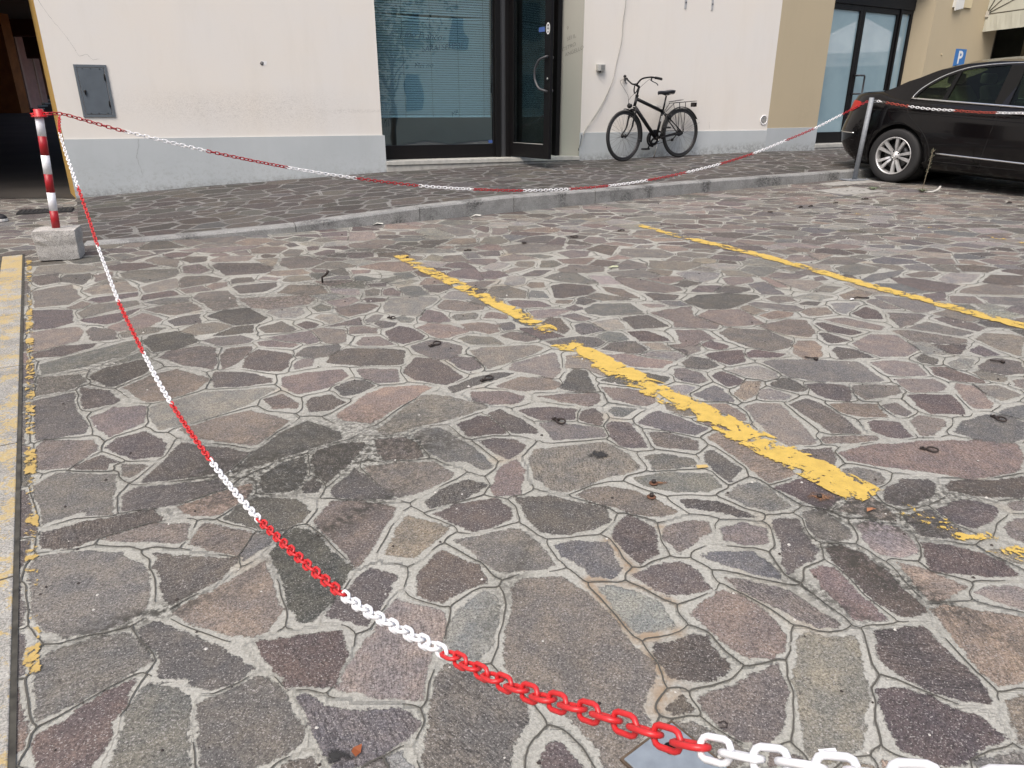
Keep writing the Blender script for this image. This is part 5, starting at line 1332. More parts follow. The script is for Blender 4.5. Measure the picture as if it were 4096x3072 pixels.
for x in (0, 2.76):
    for sgn in (-1, 1): wheel(x, sgn)
MB().box(-.6,3.2,-.7,.7,.165,.24).build('underbody', mtrim, car)
MB().tube([(-.9,.45,.26),(-.3,.45,.24)], .04, 10).build('exhaust', mchrome, car)
# ------------------------------------------------------------------ bicycle leaning by the wall (local: x forward, y left, origin at the rear contact)
BA = R(30); WR = .337; WB = 1.04
fx, fy = 1.464, 9.76; rx_, ry_ = fx+WB*math.cos(BA), fy+WB*math.sin(BA)
zr, zf = side_z(rx_, ry_), side_z(fx, fy)
bike = thing('bicycle', 'black city bicycle with rear rack standing on its kickstand against the cream wall', 'bicycle', (rx_, ry_, zr+.001), 0)
Xb = Vector((fx-rx_, fy-ry_, zf-zr)).normalized(); Zb = Vector((math.sin(R(2.0))*math.sin(BA), -math.sin(R(2.0))*math.cos(BA)*-1, 1)).normalized(); Yb = Zb.cross(Xb).normalized(); Zb = Xb.cross(Yb)
bike.rotation_euler = Matrix((Xb, Yb, Zb)).transposed().to_euler(); bike.scale = (.937,)*3; bike.location = (fx+(rx_-fx)*.937, fy+(ry_-fy)*.937, zf+(zr-zf)*.937+.001)
mbf = plain('bike_black', (.005,.005,.006), .35, spec=.35); mrub = plain('bike_rubber', (.014,.014,.014), .7); msp = plain('spoke_steel', (.16,.16,.16), .35, .8)
mrim = plain('bike_rim', (.05,.05,.052), .35, .5); mstl = plain('kickstand_alloy', (.62,.62,.60), .25, 1); mwht = plain('bike_decal', (.6,.6,.58), .5)
def bwheel(name, parent, c, rotz=0):
    e = bpy.data.objects.new(name, None); col.objects.link(e); e.parent = parent; e.location = c; e.rotation_euler = (0, 0, rotz); e.empty_display_size = .1
    n = 56; ring = lambda r, y=0: [(r*math.cos(2*math.pi*k/n), y, r*math.sin(2*math.pi*k/n)) for k in range(n)]
    MB().tube(ring(WR-.017), .018, 10, closed=True).build('tyre', mrub, e)
    MB().lathe([(WR-.034,-.011),(WR-.052,-.011),(WR-.056,0),(WR-.052,.011),(WR-.034,.011)], (0,0,0), 'y', n, closed=True).build('rim', mrim, e)
    mb = MB()
    for k in range(32):
        a = 2*math.pi*k/32; s = 1 if k % 2 else -1; t_ = 1 if (k//2) % 2 else -1; b_ = a+t_*1.1
        mb.tube([(.022*math.cos(b_), s*.028, .022*math.sin(b_)), ((WR-.052)*math.cos(a), 0, (WR-.052)*math.sin(a))], .0014, 4)
    mb.build('spokes', msp, e)
    MB().lathe([(0,-.05),(.011,-.05),(.011,-.035),(.026,-.033),(.026,-.027),(.016,-.024),(.016,.024),(.026,.027),(.026,.033),(.011,.035),(.011,.05),(0,.05)], (0,0,0), 'y', 14).build('hub', mbf, e)
    return e
BX = [('bb', (.44,0,.285)), ('rear', (0,0,WR))]
bb = Vector((.455,0,.28)); ra = Vector((0,0,WR)); fa = Vector((WB,0,WR)); sc_ = Vector((.345,0,.665)); ht = Vector((.825,0,.845)); hb_ = Vector((.868,0,.70))
frm = MB(); frm.tube([bb, sc_], .019, 10); frm.tube([bb, hb_+Vector((-.003,0,.02))], .026, 12); frm.tube([sc_-Vector((-.003,0,.03)), ht-Vector((-.008,0,.03))], .023, 12); frm.tube([ht, hb_], .0205, 12)
for s in (-1, 1):
    frm.tube([bb+Vector((0,s*.03,0)), ra+Vector((.02,s*.055,0))], .010, 8); frm.tube([sc_+Vector((0,s*.015,-.03)), ra+Vector((.01,s*.055,.005))], .008, 8)
frm.tube([bb+Vector((0,-.036,0)), bb+Vector((0,.036,0))], .022, 12)
fo = frm.build('frame', mbf, bike)
mb = MB()
for k, (f, l) in enumerate(((.62,.012),(.68,.008),(.73,.014))): 
    p = bb.lerp(sc_, f); mb.box(p.x-.012,p.x+.010,.017,.0185,p.z-l,p.z+l); mb.box(p.x-.012,p.x+.010,-.0185,-.017,p.z-l,p.z+l)
mb.build('decal', mwht, fo)
p0, p1 = sc_.lerp(ht,.10), sc_.lerp(ht,.32); MB().tube([p0+Vector((0,0,.0195)), p1+Vector((0,0,.0195))], .004, 6).tube([p0+Vector((0,-.019,.004)), p1+Vector((0,-.019,.004))], .004, 6).build('decal', mwht, fo)
MB().lathe([(.0212,-.006),(.0212,.006),(.0205,.006),(.0205,-.006)], tuple(hb_+Vector((-.004,0,.012))), 'z', 14, closed=True).build('headset_ring', mwht, fo)
bwheel('rear_wheel', bike, ra)
# steering assembly turned a little
ax = (ht-hb_).normalized(); ROT = Matrix.Translation(hb_) @ Matrix.Rotation(R(7), 4, ax) @ Matrix.Translation(-hb_)
T_ = lambda p: ROT @ Vector(p)
fk = MB(); crown = hb_-ax*.02
fk.tube([T_(crown+Vector((0,-.05,-.005))), T_(crown+Vector((0,.05,-.005)))], .014, 8)
for s in (-1, 1): fk.tube([T_(q) for q in crv([crown+Vector((0,s*.05,0)), crown+Vector((.045,s*.052,-.14)), crown+Vector((.075,s*.053,-.24)), fa+Vector((-.0,s*.055,0))], 5)], [.014]*5+[.013]*5+[.011]*5+[.009], 8)
fork = fk.build('fork', mbf, bike)
fwh = bwheel('front_wheel', bike, T_(fa), R(7))
# mudguards
def guard(c, r, a0, a1, name, par, rotz=0):
    mb = MB(); N = 26; vs = []; K = 5
    for i in range(N+1):
        a = R(a0+(a1-a0)*i/N)
        for k in range(K):
            f = (k/(K-1))*2-1; rr_ = r-.010*f*f; vs.append((rr_*math.cos(a), f*.024, rr_*math.sin(a)))
    mb.add(vs, [(i*K+k, i*K+k+1, (i+1)*K+k+1, (i+1)*K+k) for i in range(N) for k in range(K-1)], 0, True)
    o = mb.build(name, mbf, par, recalc=False); o.location = c; o.rotation_euler = (0, 0, rotz)
    m = o.modifiers.new('s', 'SOLIDIFY'); m.thickness = .002; return o
guard(ra, WR+.022, -12, 150, 'rear_mudguard', bike); MB().tube([(-.34,-.03,.47),(-.02,-.055,WR)], .0018, 5).tube([(-.34,.03,.47),(-.02,.055,WR)], .0018, 5).build('mudguard_stay', msp, bike)
guard(T_(fa), WR+.020, 90, 196, 'front_mudguard', fork, R(7))
MB().tube([T_(fa+Vector((-.30,.03,-.06))), T_(fa+Vector((0,.05,0)))], .0016, 5).tube([T_(fa+Vector((-.34,-.03,.02))), T_(fa+Vector((0,-.05,0)))], .0016, 5).build('mudguard_stay', msp, fork)
# chainset, chain guard, pedals, derailleur
MB().lathe([(.060,-.052),(.098,-.050),(.100,-.044),(.060,-.042)], tuple(bb), 'y', 28, closed=True).build('chainring', mbf, bike)
cg = [(.36,.36),(.46,.385),(.535,.35),(.56,.28),(.54,.205),(.47,.165)]
MB().tube([(x,-.056,z) for x, z in [(p.x, p.z) for p in crv([(x,0,z) for x,z in [(.30,.355),(.42,.385),(.52,.362),(.565,.285),(.535,.20),(.455,.170)]], 5)]], .013, 8).build('chain_guard', mbf, bike)
MB().tube([(.45,-.052,.19),(.20,-.052,.235),(.10,-.05,.245)], .004, 5).tube([(.46,-.052,.37),(.0,-.05,.372)], .004, 5).build('drive_chain', mbf, bike)
MB().tube([(.0,-.05,.33),(.07,-.052,.27),(.10,-.052,.24),(.15,-.052,.245)], .009, 6).lathe([(0,-.008),(.022,-.008),(.022,.008),(0,.008)], (.10,-.052,.245), 'y', 12).lathe([(.02,-.04),(.038,-.04),(.045,-.03),(.045,-.015),(.02,-.015)], (0,0,WR), 'y', 20, closed=True).build('derailleur', mbf, bike)
cr = R(-62)
for s, ang in ((-1, -60), (1, 120)):
    e_ = bb+Vector((.165*math.cos(R(ang)), s*.075, .165*math.sin(R(ang))))
    ck = MB().tube([bb+Vector((0,s*.062,0)), e_], [.014,.010], 8).build('crank', mbf, bike)
    MB().box(e_.x-.045,e_.x+.045,min(e_.y,e_.y+s*.09),max(e_.y,e_.y+s*.09),e_.z-.012,e_.z+.012).build('pedal', mrub, ck, bevel=.004)
MB().tube([(.36,-.04,.285),(.375,-.115,.03),(.377,-.125,.006)], [.011,.010,.012], 8).build('kickstand', mstl, bike)
# saddle and seat post
sp1 = Vector((.295,0,.845)); MB().tube([sc_-Vector((0,0,.02)), sp1], .0125, 10).build('seat_post', mbf, bike)
mb = MB(); vs = []; prof = [(-.115,.045,.0),(-.10,.075,.012),(-.05,.082,.016),(.0,.07,.008),(.05,.040,.002),(.10,.024,.004),(.145,.017,.002),(.158,.008,-.006)]
for (x, hw, zt) in prof:
    for k in range(9):
        a = math.pi*k/8; vs.append((x+.29, hw*math.cos(a), .895+zt+.012*math.sin(a)-(0 if 0 < k < 8 else .0)))
    for k in range(1, 8):
        a = math.pi+math.pi*k/8; vs.append((x+.29, hw*.92*math.cos(a), .880+zt+.030*math.sin(a)*(1 if hw > .05 else .7)))
M_ = 16; fs = [(i*M_+k, i*M_+(k+1)%M_, (i+1)*M_+(k+1)%M_, (i+1)*M_+k) for i in range(len(prof)-1) for k in range(M_)]
fs += [tuple(range(M_)), tuple((len(prof)-1)*M_+k for k in range(M_))]
sd = mb.add(vs, fs, 0, True).build('saddle', plain('saddle_vinyl', (.012,.014,.02), .35, coat=.3), bike)
MB().tube([(.22,.02,.865),(.29,.02,.85),(.40,.012,.875)], .004, 6).tube([(.22,-.02,.865),(.29,-.02,.85),(.40,-.012,.875)], .004, 6).build('saddle_rail', mbf, sd)
# rack with lamp
rk = MB()
for y in (-.06, -.02, .02, .06): rk.tube([(.185,y,.745),(-.235,y,.762)], .004, 6)
for x in (.18, .04, -.10, -.23): rk.tube([(x,-.06,.748-.04*(x-.18)*.9),(x,.06,.748-.04*(x-.18)*.9)], .004, 6)
rk.tube([(.19,-.062,.765),(.19,.062,.765),(.02,.055,.785),(.0,-.055,.785),(.19,-.062,.765)], .0035, 6)
for s in (-1, 1): rk.tube([(-.02,s*.06,.755),(-.005,s*.058,WR+.01)], .005, 6); rk.tube([(.18,s*.05,.745),(.31,s*.016,.63)], .004, 6); rk.tube([(.10,s*.06,.75),(.0,s*.058,WR+.02)], .004, 6)
rko = rk.build('rack', mbf, bike); MB().box(-.255,-.212,-.045,.045,.685,.745).build('rear_lamp', plain('lamp_black', (.015,.012,.012), .25), rko, bevel=.008)
# brakes
MB().tube([T_(crown+Vector((.055,s_*.06,-.10))) for s_ in (-1,1)], .006, 6).tube([T_(crown+Vector((.03,-.055,-.14))), T_(crown+Vector((.03,-.06,-.03))), T_(crown+Vector((.04,.06,-.02)))], .007, 6).tube([T_(crown+Vector((.03,.055,-.14))), T_(crown+Vector((.03,.062,-.02)))], .007, 6).lathe([(0,-.03),(.026,-.026),(.034,0),(.030,.02),(0,.024)], tuple(T_(crown+Vector((.085,0,.045)))), 'x', 12).build('front_brake', mbf, fork)
MB().tube([(.245,-.055,.50),(.24,-.06,.60)], .008, 6).tube([(.245,.055,.50),(.24,.06,.60),(.24,-.06,.60)], .008, 6).build('rear_brake', mbf, bike)
# stem, bars, grips, levers, bell
top = ht+ax*.135; fwd = Vector((ax.x*0+1, 0, .0)); st_end = top+Vector((.075,0,.025))
stm = MB().tube([T_(ht), T_(top)], .013, 8).tube([T_(top-ax*.01), T_(st_end)], .016, 8).tube([T_(ht+ax*.0), T_(ht+ax*.02)], .024, 12).build('stem', mbf, bike)
hp = {}
for s in (-1, 1): hp[s] = crv([st_end, st_end+Vector((.02,s*.05,.006)), st_end+Vector((.03,s*.14,.065)), st_end+Vector((-.02,s*.24,.085)), st_end+Vector((-.10,s*.275,.075)), st_end+Vector((-.20,s*.285,.06))], 6)
bar = MB()
for s in (-1, 1): bar.tube([T_(p) for p in hp[s]], .0115, 8)
br_ = bar.build('handlebar', mbf, bike)
for s in (-1, 1):
    MB().tube([T_(p) for p in hp[s][-8:]], .0165, 10).build('grip', mrub, br_)
    q = hp[s][-10]; lv = MB().tube([T_(q+Vector((.01,-s*.015,-.005))), T_(q+Vector((.02,-s*.02,-.04)))], .011, 8).tube(crv([T_(q+Vector((.025,-s*.02,-.035))), T_(q+Vector((-.02,-s*.0,-.06))), T_(q+Vector((-.07,s*.004,-.075))), T_(q+Vector((-.095,s*.006,-.10)))], 4), .006, 6).build('brake_lever', plain('lever_dark', (.03,.032,.045), .35), br_)
    mb = MB(); mb.tube(crv([T_(q+Vector((.03,-s*.03,-.02))), T_(q+Vector((.12,-s*.08,-.10))), T_(Vector((1.00,s*.02,.80))), T_(crown+Vector((.06,s*.02,.05)))] if s > 0 else [T_(q+Vector((.03,-s*.03,-.02))), T_(q+Vector((.15,.06,-.05))), T_(Vector((1.03,.03,.86))), T_(Vector((.97,.0,.73))), Vector((.83,-.02,.745))], 7), .0026, 5)
    mb.build('brake_cable', plain('cable_black', (.03,.03,.03), .5), br_)
q = hp[-1][-15]; MB().lathe([(0,.03),(.014,.026),(.022,.010),(.022,0),(0,0)], tuple(T_(q+Vector((0,0,.012)))), 'z', 14).build('bell', mbf, br_)
MB().tube([T_(p) for p in crv([ht+Vector((.03,-.03,.09)), ht+Vector((.0,-.045,.04)), ht+Vector((-.03,-.035,.07)), ht+Vector((-.03,-.01,.13)), ht+Vector((.02,-.02,.15))], 5, closed=True)], .009, 6, closed=True).build('cable_lock', mrub, bike)
# ------------------------------------------------------------------ barrier posts and chains
mred_ = plain('red_plastic', (.50,.012,.018), .38); mredp = plain('red_tape', (.33,.008,.014), .4); mwhp = plain('white_tape', (.82,.83,.87), .4)
mredc = plain('red_chain_plastic', (.56,.026,.030), .35, noise=.08, nscale=60); mwhc = plain('white_chain_plastic', (.80,.81,.83), .35); mredd = plain('faded_red_chain', (.34,.055,.035), .45)
px0, py0 = -3.186, 5.0
post = thing('barrier_post', 'red and white striped barrier post standing in a concrete block', 'post', (px0, py0, G(py0)+.0), 0)
zt = 1.17-G(py0); zb0 = .205; TX = .060; lean = lambda z: TX*(z-zb0)/(zt-zb0)
# concrete block: worn cube turned corner-on
bm = bmesh.new(); bmesh.ops.create_cube(bm, size=1)
bmesh.ops.scale(bm, vec=(.255,.235,.205), verts=bm.verts); bmesh.ops.subdivide_edges(bm, edges=bm.edges[:], cuts=5, use_grid_fill=True)
rr = random.Random(8)
for v in bm.verts:
    k = sum(abs(abs(c_)-h) < 1e-4 for c_, h in zip(v.co, (.1275,.1175,.1025)))
    if k >= 2: v.co *= .988 if k == 2 else .97
    if v.co.z > 0: v.co.x *= 1+.04; v.co.y *= 1.03
    v.co += Vector((rr.gauss(0,.0016), rr.gauss(0,.0016), rr.gauss(0,.0016)))
me = bpy.data.meshes.new('base_block'); bm.to_mesh(me); bm.free(); me.materials.append(granite('block_concrete', (.44,.43,.41), .1))
o = bpy.data.objects.new('base_block', me); col.objects.link(o); o.parent = post; o.location = (.0, .0, .103); o.rotation_euler = (0, 0, R(21))
m_ = o.modifiers.new('b','BEVEL'); m_.width = .003; m_.segments = 2
MB().lathe([(0,0),(.05,0),(.045,.006),(.03,.010),(0,.010)], (-.005,.0,.199), 'z', 16).build('mortar_collar', mconc, post)
n_b = 6; zs = [zb0+(zt-.045-zb0)*i/n_b for i in range(n_b+1)]
for i in range(6):
    MB().tube([(lean(zs[i]),0,zs[i]),(lean(zs[i+1]),0,zs[i+1])], .0255, 24).build('stripe', mredp if i % 2 == 0 else mwhp, post)
MB().lathe([(0,.0),(.046,.0),(.048,.006),(.029,.009),(.029,.047),(.024,.050),(0,.050)], (TX,0,zt-.048), 'z', 24).build('cap', mred_, post)
MB().tube([(TX+.026,.0,zt-.04),(TX+.055,.0,zt-.035),(TX+.062,.0,zt-.028),(TX+.055,0,zt-.022),(TX+.026,0,zt-.02)], .005, 6).build('hook', mred_, post)
MB().tube([(TX-.026,.0,zt-.04),(TX-.052,.0,zt-.036),(TX-.056,0,zt-.028),(TX-.026,0,zt-.024)], .005, 6).build('hook', mred_, post)
# galvanised pole
gx, gy_ = 4.26, 9.12
pole = thing('galvanised_pole', 'galvanised steel pole on a bolted base plate in front of the black car', 'pole', (gx, gy_, G(gy_)), 0)
mgal = plain('galvanised_steel', (.24,.26,.285), .6, .25, noise=.18, nscale=40); hgt = 1.30-G(gy_)
MB().tube([(0,0,.012),(.035,-.02,hgt)], .028, 20).build('tube', mgal, pole)
MB().tube([(.035,-.02,hgt),(.035,-.02,hgt+.006)], .027, 20).build('cap', plain('pole_cap', (.06,.06,.065), .6), pole)
bp = MB().box(-.16,.16,-.10,.10,0.003,.013).build('base_plate', mgal, pole, bevel=.002); bp.rotation_euler = (0,0,R(24))
mb = MB()
for x in (-.13,.13):
    for y in (-.07,.07): mb.lathe([(0,.013),(.012,.013),(.012,.022),(0,.022)], (x,y,0), 'z', 6)
mb.build('bolt', mgal, bp)
MB().tube([(.06,-.025,hgt-.03),(.085,-.04,hgt-.03),(.092,-.046,hgt-.04),(.085,-.042,hgt-.052),(.062,-.03,hgt-.05)], .004, 6).build('hook', mgal, pole)

def link_mesh(name, p, mat, wr=.0030, w_=.0090):
    ro = p/2+wr*1.0; path = []; st = ro-w_*.9
    for cx, a0 in ((st, -90), (-st, 90)):
        for k in range(6): a = R(a0+180*k/5); path.append((cx+(ro-st)*math.cos(a), w_*math.sin(a), 0))
    me = MB().tube(path, wr, 8, closed=True).build(name, mat); d = me.data; bpy.data.objects.remove(me); return d
def chain(name, label, path, bounds, cols_, pitch, ww=.0088, wr=.0029, seed=1, fr=None):
    """one thing: links strung along the curve, the largest-looking 100 as parts, the rest as one part"""
    P = [Vector(p) for p in crv(path, 12)]; L = [0]
    for a, b in zip(P[:-1], P[1:]): L.append(L[-1]+(b-a).length)
    knots = [L[min(i*12, len(L)-1)] for i in range(len(path))]
    base = thing(name, label, 'chain', tuple(P[0]), 0); n = int(L[-1]/pitch); rr = random.Random(seed)
    meshes = {}; info = []
    bl = [np.interp(b, range(len(path)), knots) for b in bounds]
    j = 0; tw = 0
    for i in range(n):
        s = (i+.5)*pitch
        while j < len(L)-2 and L[j+1] < s: j += 1
        t_ = (s-L[j])/(L[j+1]-L[j]); c = P[j].lerp(P[j+1], t_); d = (P[j+1]-P[j]).normalized()
        ci = cols_[sum(1 for b in bl if s > b) % len(cols_)] if not isinstance(cols_, dict) else cols_[sum(1 for b in bl if s > b)]
        side_ = d.cross(Vector((0,0,1))).normalized(); up = side_.cross(d)
        tw = 28+14*math.sin(i*.11+seed)+rr.uniform(-7, 7); a = R(tw if i % 2 else tw+90)
        y = side_*math.cos(a)+up*math.sin(a); z = d.cross(y)
        info.append(((c-cam.location).length, c-P[0], Matrix((d, y, z)).transposed(), ci))
    order = sorted(range(n), key=lambda k: (info[k][0] if fr is None or fr(info[k][1]+P[0]) else 99)); big = set(order[:100])
    rest = MB(); mats = []
    for k in range(n):
        _, c, M3, ci = info[k]
        key = ci.name
        if key not in meshes: meshes[key] = link_mesh('link_'+key, pitch, ci, wr, ww)
        me = meshes[key]
        if k in big:
            o = bpy.data.objects.new('link', me); o.parent = base; o.location = c; o.rotation_euler = M3.to_euler(); col.objects.link(o)
        else:
            if ci not in mats: mats.append(ci)
            rest.add([M3 @ v.co + c for v in me.vertices], [tuple(p.vertices) for p in me.polygons], mats.index(ci), True)
    if rest.v: tag(rest.build('link', mats, base, recalc=False), kind='stuff')
    return base
z_top = zt+G(py0)-.028
near = [[-2.985,4.985,1.125],[-2.864,4.75,1.033],[-2.70,4.50,.885],[-2.527,4.25,.747],[-2.35,3.99,.612],[-2.192,3.75,.495],[-2.03,3.51,.402],[-1.875,3.28,.321],[-1.69,3.01,.272],[-1.511,2.75,.232],[-1.36,2.53,.206],[-1.223,2.337,.19],[-1.084,2.139,.191],[-.893,1.867,.205],[-.753,1.668,.222],[-.603,1.455,.257],[-.449,1.235,.313],[-.325,1.06,.365],[-.245,.945,.409],[-.15,.811,.474],[-.091,.727,.517],[-.021,.627,.568],[.026,.56,.609],[.082,.48,.665],[.127,.416,.708],[.146,.39,.729],[.172,.352,.761],[.23,.27,.84],[.28,.19,.93]]
chain('plastic_chain', 'red and white plastic chain hanging low across the foreground paving', near, [1,3,5,7,9,11,13,15,17.4,20,24.6], [mredc, mwhc], .0262, .0080, .0027, seed=1)
far_ = [[px0+TX+.05,py0,z_top],[-2.996,5.045,1.140],[-2.872,5.10,1.096],[-2.67,5.19,1.026],[-2.216,5.43,.883],[-1.725,5.703,.749],[-1.267,5.967,.647],[-.796,6.239,.562],[-.337,6.504,.505],[.118,6.766,.467],[.558,7.02,.455],[.96,7.252,.463],[1.387,7.498,.493],[1.832,7.755,.549],[2.259,8.001,.62],[2.689,8.25,.715],[3.106,8.49,.837],[3.509,8.723,.962],[3.916,8.957,1.118],[4.25,9.07,1.265]]
chain('plastic_chain', 'red and white plastic chain sagging from the striped post to the galvanised pole', far_, [3,4,5,6,7,8,9,10,11,12,13,14,15,16,17,18], [mredp, mwhc], .0290, .0102, .0034, seed=2)
right = [[4.345,9.05,1.262],[4.399,8.941,1.242],[4.543,8.711,1.203],[4.68,8.491,1.173],[4.816,8.272,1.158],[4.938,8.077,1.143],[5.052,7.894,1.136],[5.19,7.673,1.135],[5.5,7.18,1.15],[5.9,6.53,1.20],[6.2,6.05,1.26]]
chain('plastic_chain', 'faded red and white plastic chain running from the pole along the side of the car', right, [.6,1.0,2,4,6,9], [mwhc, plain('dark_chain', (.10,.09,.08), .5), mredd, mwhc, mredd, mwhc, mredd], .0310, .0105, .0036, seed=3, fr=lambda p: p.x < 5.5)

# ------------------------------------------------------------------ small things on the paving
miron = plain('rusty_iron', (.030,.022,.019), .6, noise=.35, nscale=60)
def ground_thing(name, label, cat, x, y, rz=0, group=None, z=None): return thing(name, label, cat, (x, y, G(y)+.003 if z is None else z), rz, group)
def ring_geo(t_):
    n = 18; pth = [(.022+.026*math.cos(2*math.pi*k/n), .015*math.sin(2*math.pi*k/n), .006+.003*math.sin(2*math.pi*k/n)) for k in range(n)]
    return MB().tube(pth, .0035, 6, closed=True).build('ring', miron, t_), MB().box(-.036,.004,-.009,.009,0,.005).lathe([(0,.005),(.006,.005),(.005,.009),(0,.009)], (-.022,0,0), 'z', 8).build('clip', miron, t_)
RINGS = [(-.74,4.98,'iron anchor ring at the far tip of the worn yellow line'),(-.33,5.2,'iron anchor ring just right of the yellow line tip'),(.09,5.45,'iron anchor ring midway between the tips of the two yellow lines'),(.49,5.68,'iron anchor ring left of the far yellow line'),(.9,5.93,'iron anchor ring near the start of the far yellow line'),
 (-.64,3.61,'iron anchor ring on grey stone left of the worn yellow line'),(-.37,3.2,'iron anchor ring lying on a dark violet stone'),(-.11,2.78,'iron anchor ring on a slim grey stone left of the yellow line gap'),(.17,2.39,'iron anchor ring lifted on edge beside violet stones'),(1.42,2.17,'iron anchor ring on the large pinkish stone right of the yellow line'),(1.81,2.41,'iron anchor ring on a bluish stone at the right edge'),
 (2.44,6.82,'small iron anchor ring far off, leftmost of the row beyond the far yellow line'),(2.83,7.09,'small iron anchor ring far off, second of the row beyond the far yellow line'),(2.95,7.15,'small iron anchor ring far off, third of the row beyond the far yellow line'),(3.28,7.35,'small iron anchor ring far off, fourth of the row beyond the far yellow line'),(3.69,7.6,'small iron anchor ring far off, in front of the pale slab'),(5.04,7.35,'small iron anchor ring at the right edge in front of the car')]
first = None
for i, (x, y, lb) in enumerate(RINGS):
    if first is None: r_ = ground_thing('anchor_ring', lb, 'ring', x, y, 0, 'iron anchor rings let into the paving'); r_.scale = (.82, .95, 1.2); first = r_; kids = ring_geo(r_)
    else:
        r_ = first.copy(); col.objects.link(r_); r_.location = (x, y, G(y)+.003); r_['label'] = lb
        for k in kids: c_ = k.copy(); col.objects.link(c_); c_.parent = r_
    r_.rotation_euler = (0, 0, rr.uniform(-1.6, .9)); k_ = rr.uniform(.62, .85); r_.scale = (k_, k_*1.1, k_*1.4)
t_ = ground_thing('bent_bolt', 'bent iron hook sticking up from the paving beside a dark patch', 'bolt', -1.177, 4.32)
MB().tube([(0,0,0),(.0,.0,.035),(.02,0,.045),(.035,0,.06),(.04,0,.075)], [.006,.006,.007,.008,.009], 8).build('shank', miron, t_)
for (x, y, lb) in ((.444,1.952,'rusty hex bolt on an orange stained stone, the farther of two'), (.423,1.874,'rusty hex bolt with washer, the nearer of two')):
    t_ = ground_thing('bolt', lb, 'bolt', x, y, 0, 'rusty bolts in the paving'); MB().lathe([(0,0),(.014,0),(.014,.002),(0,.002)], (0,0,0), 'z', 16).build('washer', plain('rust', (.12,.055,.03), .8), t_)
    MB().lathe([(0,.002),(.0065,.002),(.0065,.012),(0,.012)], (0,0,0), 'z', 6).build('bolt_head', miron, t_)
t_ = ground_thing('bolt', 'small rusty anchor in a brown rust stain below the yellow line', 'bolt', .932, 1.874)
MB().lathe([(0,0),(.008,0),(.007,.008),(0,.008)], (0,0,0), 'z', 10).build('anchor', miron, t_)
def stain_mat(name, c1, thr=.35):
    m, t, b = newmat(name); q = NT(t); P = position(q); ed = q.n('Attribute', attribute_name='edge').outputs['Fac']
    e = q.math('SUBTRACT', q.math('ADD', q.noise(P, 60, 4, .7), q.math('MULTIPLY', q.noise(P, 14, 3, .6), .5)), q.math('MULTIPLY', ed, .62))
    q.l(q.ramp(e, thr, thr+.22), b.inputs['Alpha']); q.l(q.mix(q.noise(P, 40, 3, .6), c1, [x*.6 for x in c1]), b.inputs['Base Color']); b.inputs['Roughness'].default_value = .85; return m
def stain(name, label, x, y, rx_, ry_, mat, rz=0, z=.0035, cat='stain'):
    K, N = 6, 20; vs = [(0, 0, 0)]; ed = [0]
    for k in range(1, K+1):
        for i in range(N): a = 2*math.pi*i/N; vs.append((rx_*k/K*math.cos(a), ry_*k/K*math.sin(a), 0)); ed.append(k/K)
    fs = [(0, 1+i, 1+(i+1)%N) for i in range(N)]+[(1+(k-1)*N+i, 1+k*N+i, 1+k*N+(i+1)%N, 1+(k-1)*N+(i+1)%N) for k in range(1, K) for i in range(N)]
    o = MB().add(vs, fs).build(name, mat, recalc=False); o.location = (x, y, G(y)+z); o.rotation_euler = (R(2.18), 0, rz)
    at = o.data.attributes.new('edge', 'FLOAT', 'POINT'); at.data.foreach_set('value', ed); return tag(o, label, cat) if label else tag(o, kind='structure')
rustm = stain_mat('rust_stain', (.24,.125,.065), .5); darkm = stain_mat('oil_stain', (.030,.030,.030))
stain('rust_patch', None, .932, 1.874, .085, .05, rustm); stain('rust_patch', None, .47, 1.955, .05, .025, rustm)

stain('oil_patch', None, .289, 2.135, .055, .045, darkm); stain('oil_patch', None, -.33, .982, .045, .03, darkm); 0
# pale metal cover with a hole under the chain
t_ = ground_thing('metal_cover', 'square pale metal cover plate with a bolt hole at the bottom edge', 'cover', .345, .985, R(38))
MB().box(-.115,.02,-.13,.075,-.002,.004).build('plate', plain('cover_metal', (.27,.31,.345), .45, .35, noise=.12, nscale=30), t_, bevel=.0015)
MB().box(-.120,.026,-.136,.081,-.004,.0012).build('frame', plain('cover_frame', (.085,.06,.04), .8, noise=.4, nscale=40), t_)
MB().lathe([(.006,.004),(.0135,.004),(.0135,.007),(.0105,.008),(.006,.006)], (-.03,.035,0), 'z', 18, closed=True).lathe([(0,.0042),(.007,.0042),(.007,.0046),(0,.0046)], (-.03,.035,0), 'z', 12).build('hole_ring', mblack, t_)
t_ = ground_thing('paper_scrap', 'small white paper scrap on a stone at the bottom edge', 'paper', .594, .987, .3)
MB().add([(-.016,-.010,.001),(.014,-.017,.003),(.019,.004,.004),(-.012,.013,.001)], [(0,1,2,3)]).build('sheet', plain('paper', (.78,.80,.84), .7), t_)
t_ = ground_thing('dead_leaf', 'curled orange brown leaf on a dark stone at the bottom edge', 'leaf', -.292, .992, 1.2)
MB().add([(-.014,-.006,.004),(0,-.008,.001),(.014,-.002,.006),(0,.008,.007),(-.010,.006,.008)], [(0,1,4),(1,2,3),(1,3,4)]).build('blade', plain('brown_leaf', (.25,.07,.02), .6), t_)
t_ = ground_thing('dead_leaf', 'pale green leaf far off on the paving between the yellow lines', 'leaf', .677, 4.697, .3)
MB().add([(-.04,-.01,.003),(-.01,-.02,.008),(.03,-.012,.004),(.045,.01,.008),(.0,.012,.012),(-.02,.01,.005)], [(0,1,5),(1,4,5),(1,2,4),(2,3,4)]).build('blade', plain('pale_leaf', (.42,.45,.30), .6), t_)
t_ = ground_thing('paint_chip', 'flat yellow paint chip by the two rusty bolts', 'chip', .62, 2.055, .3)
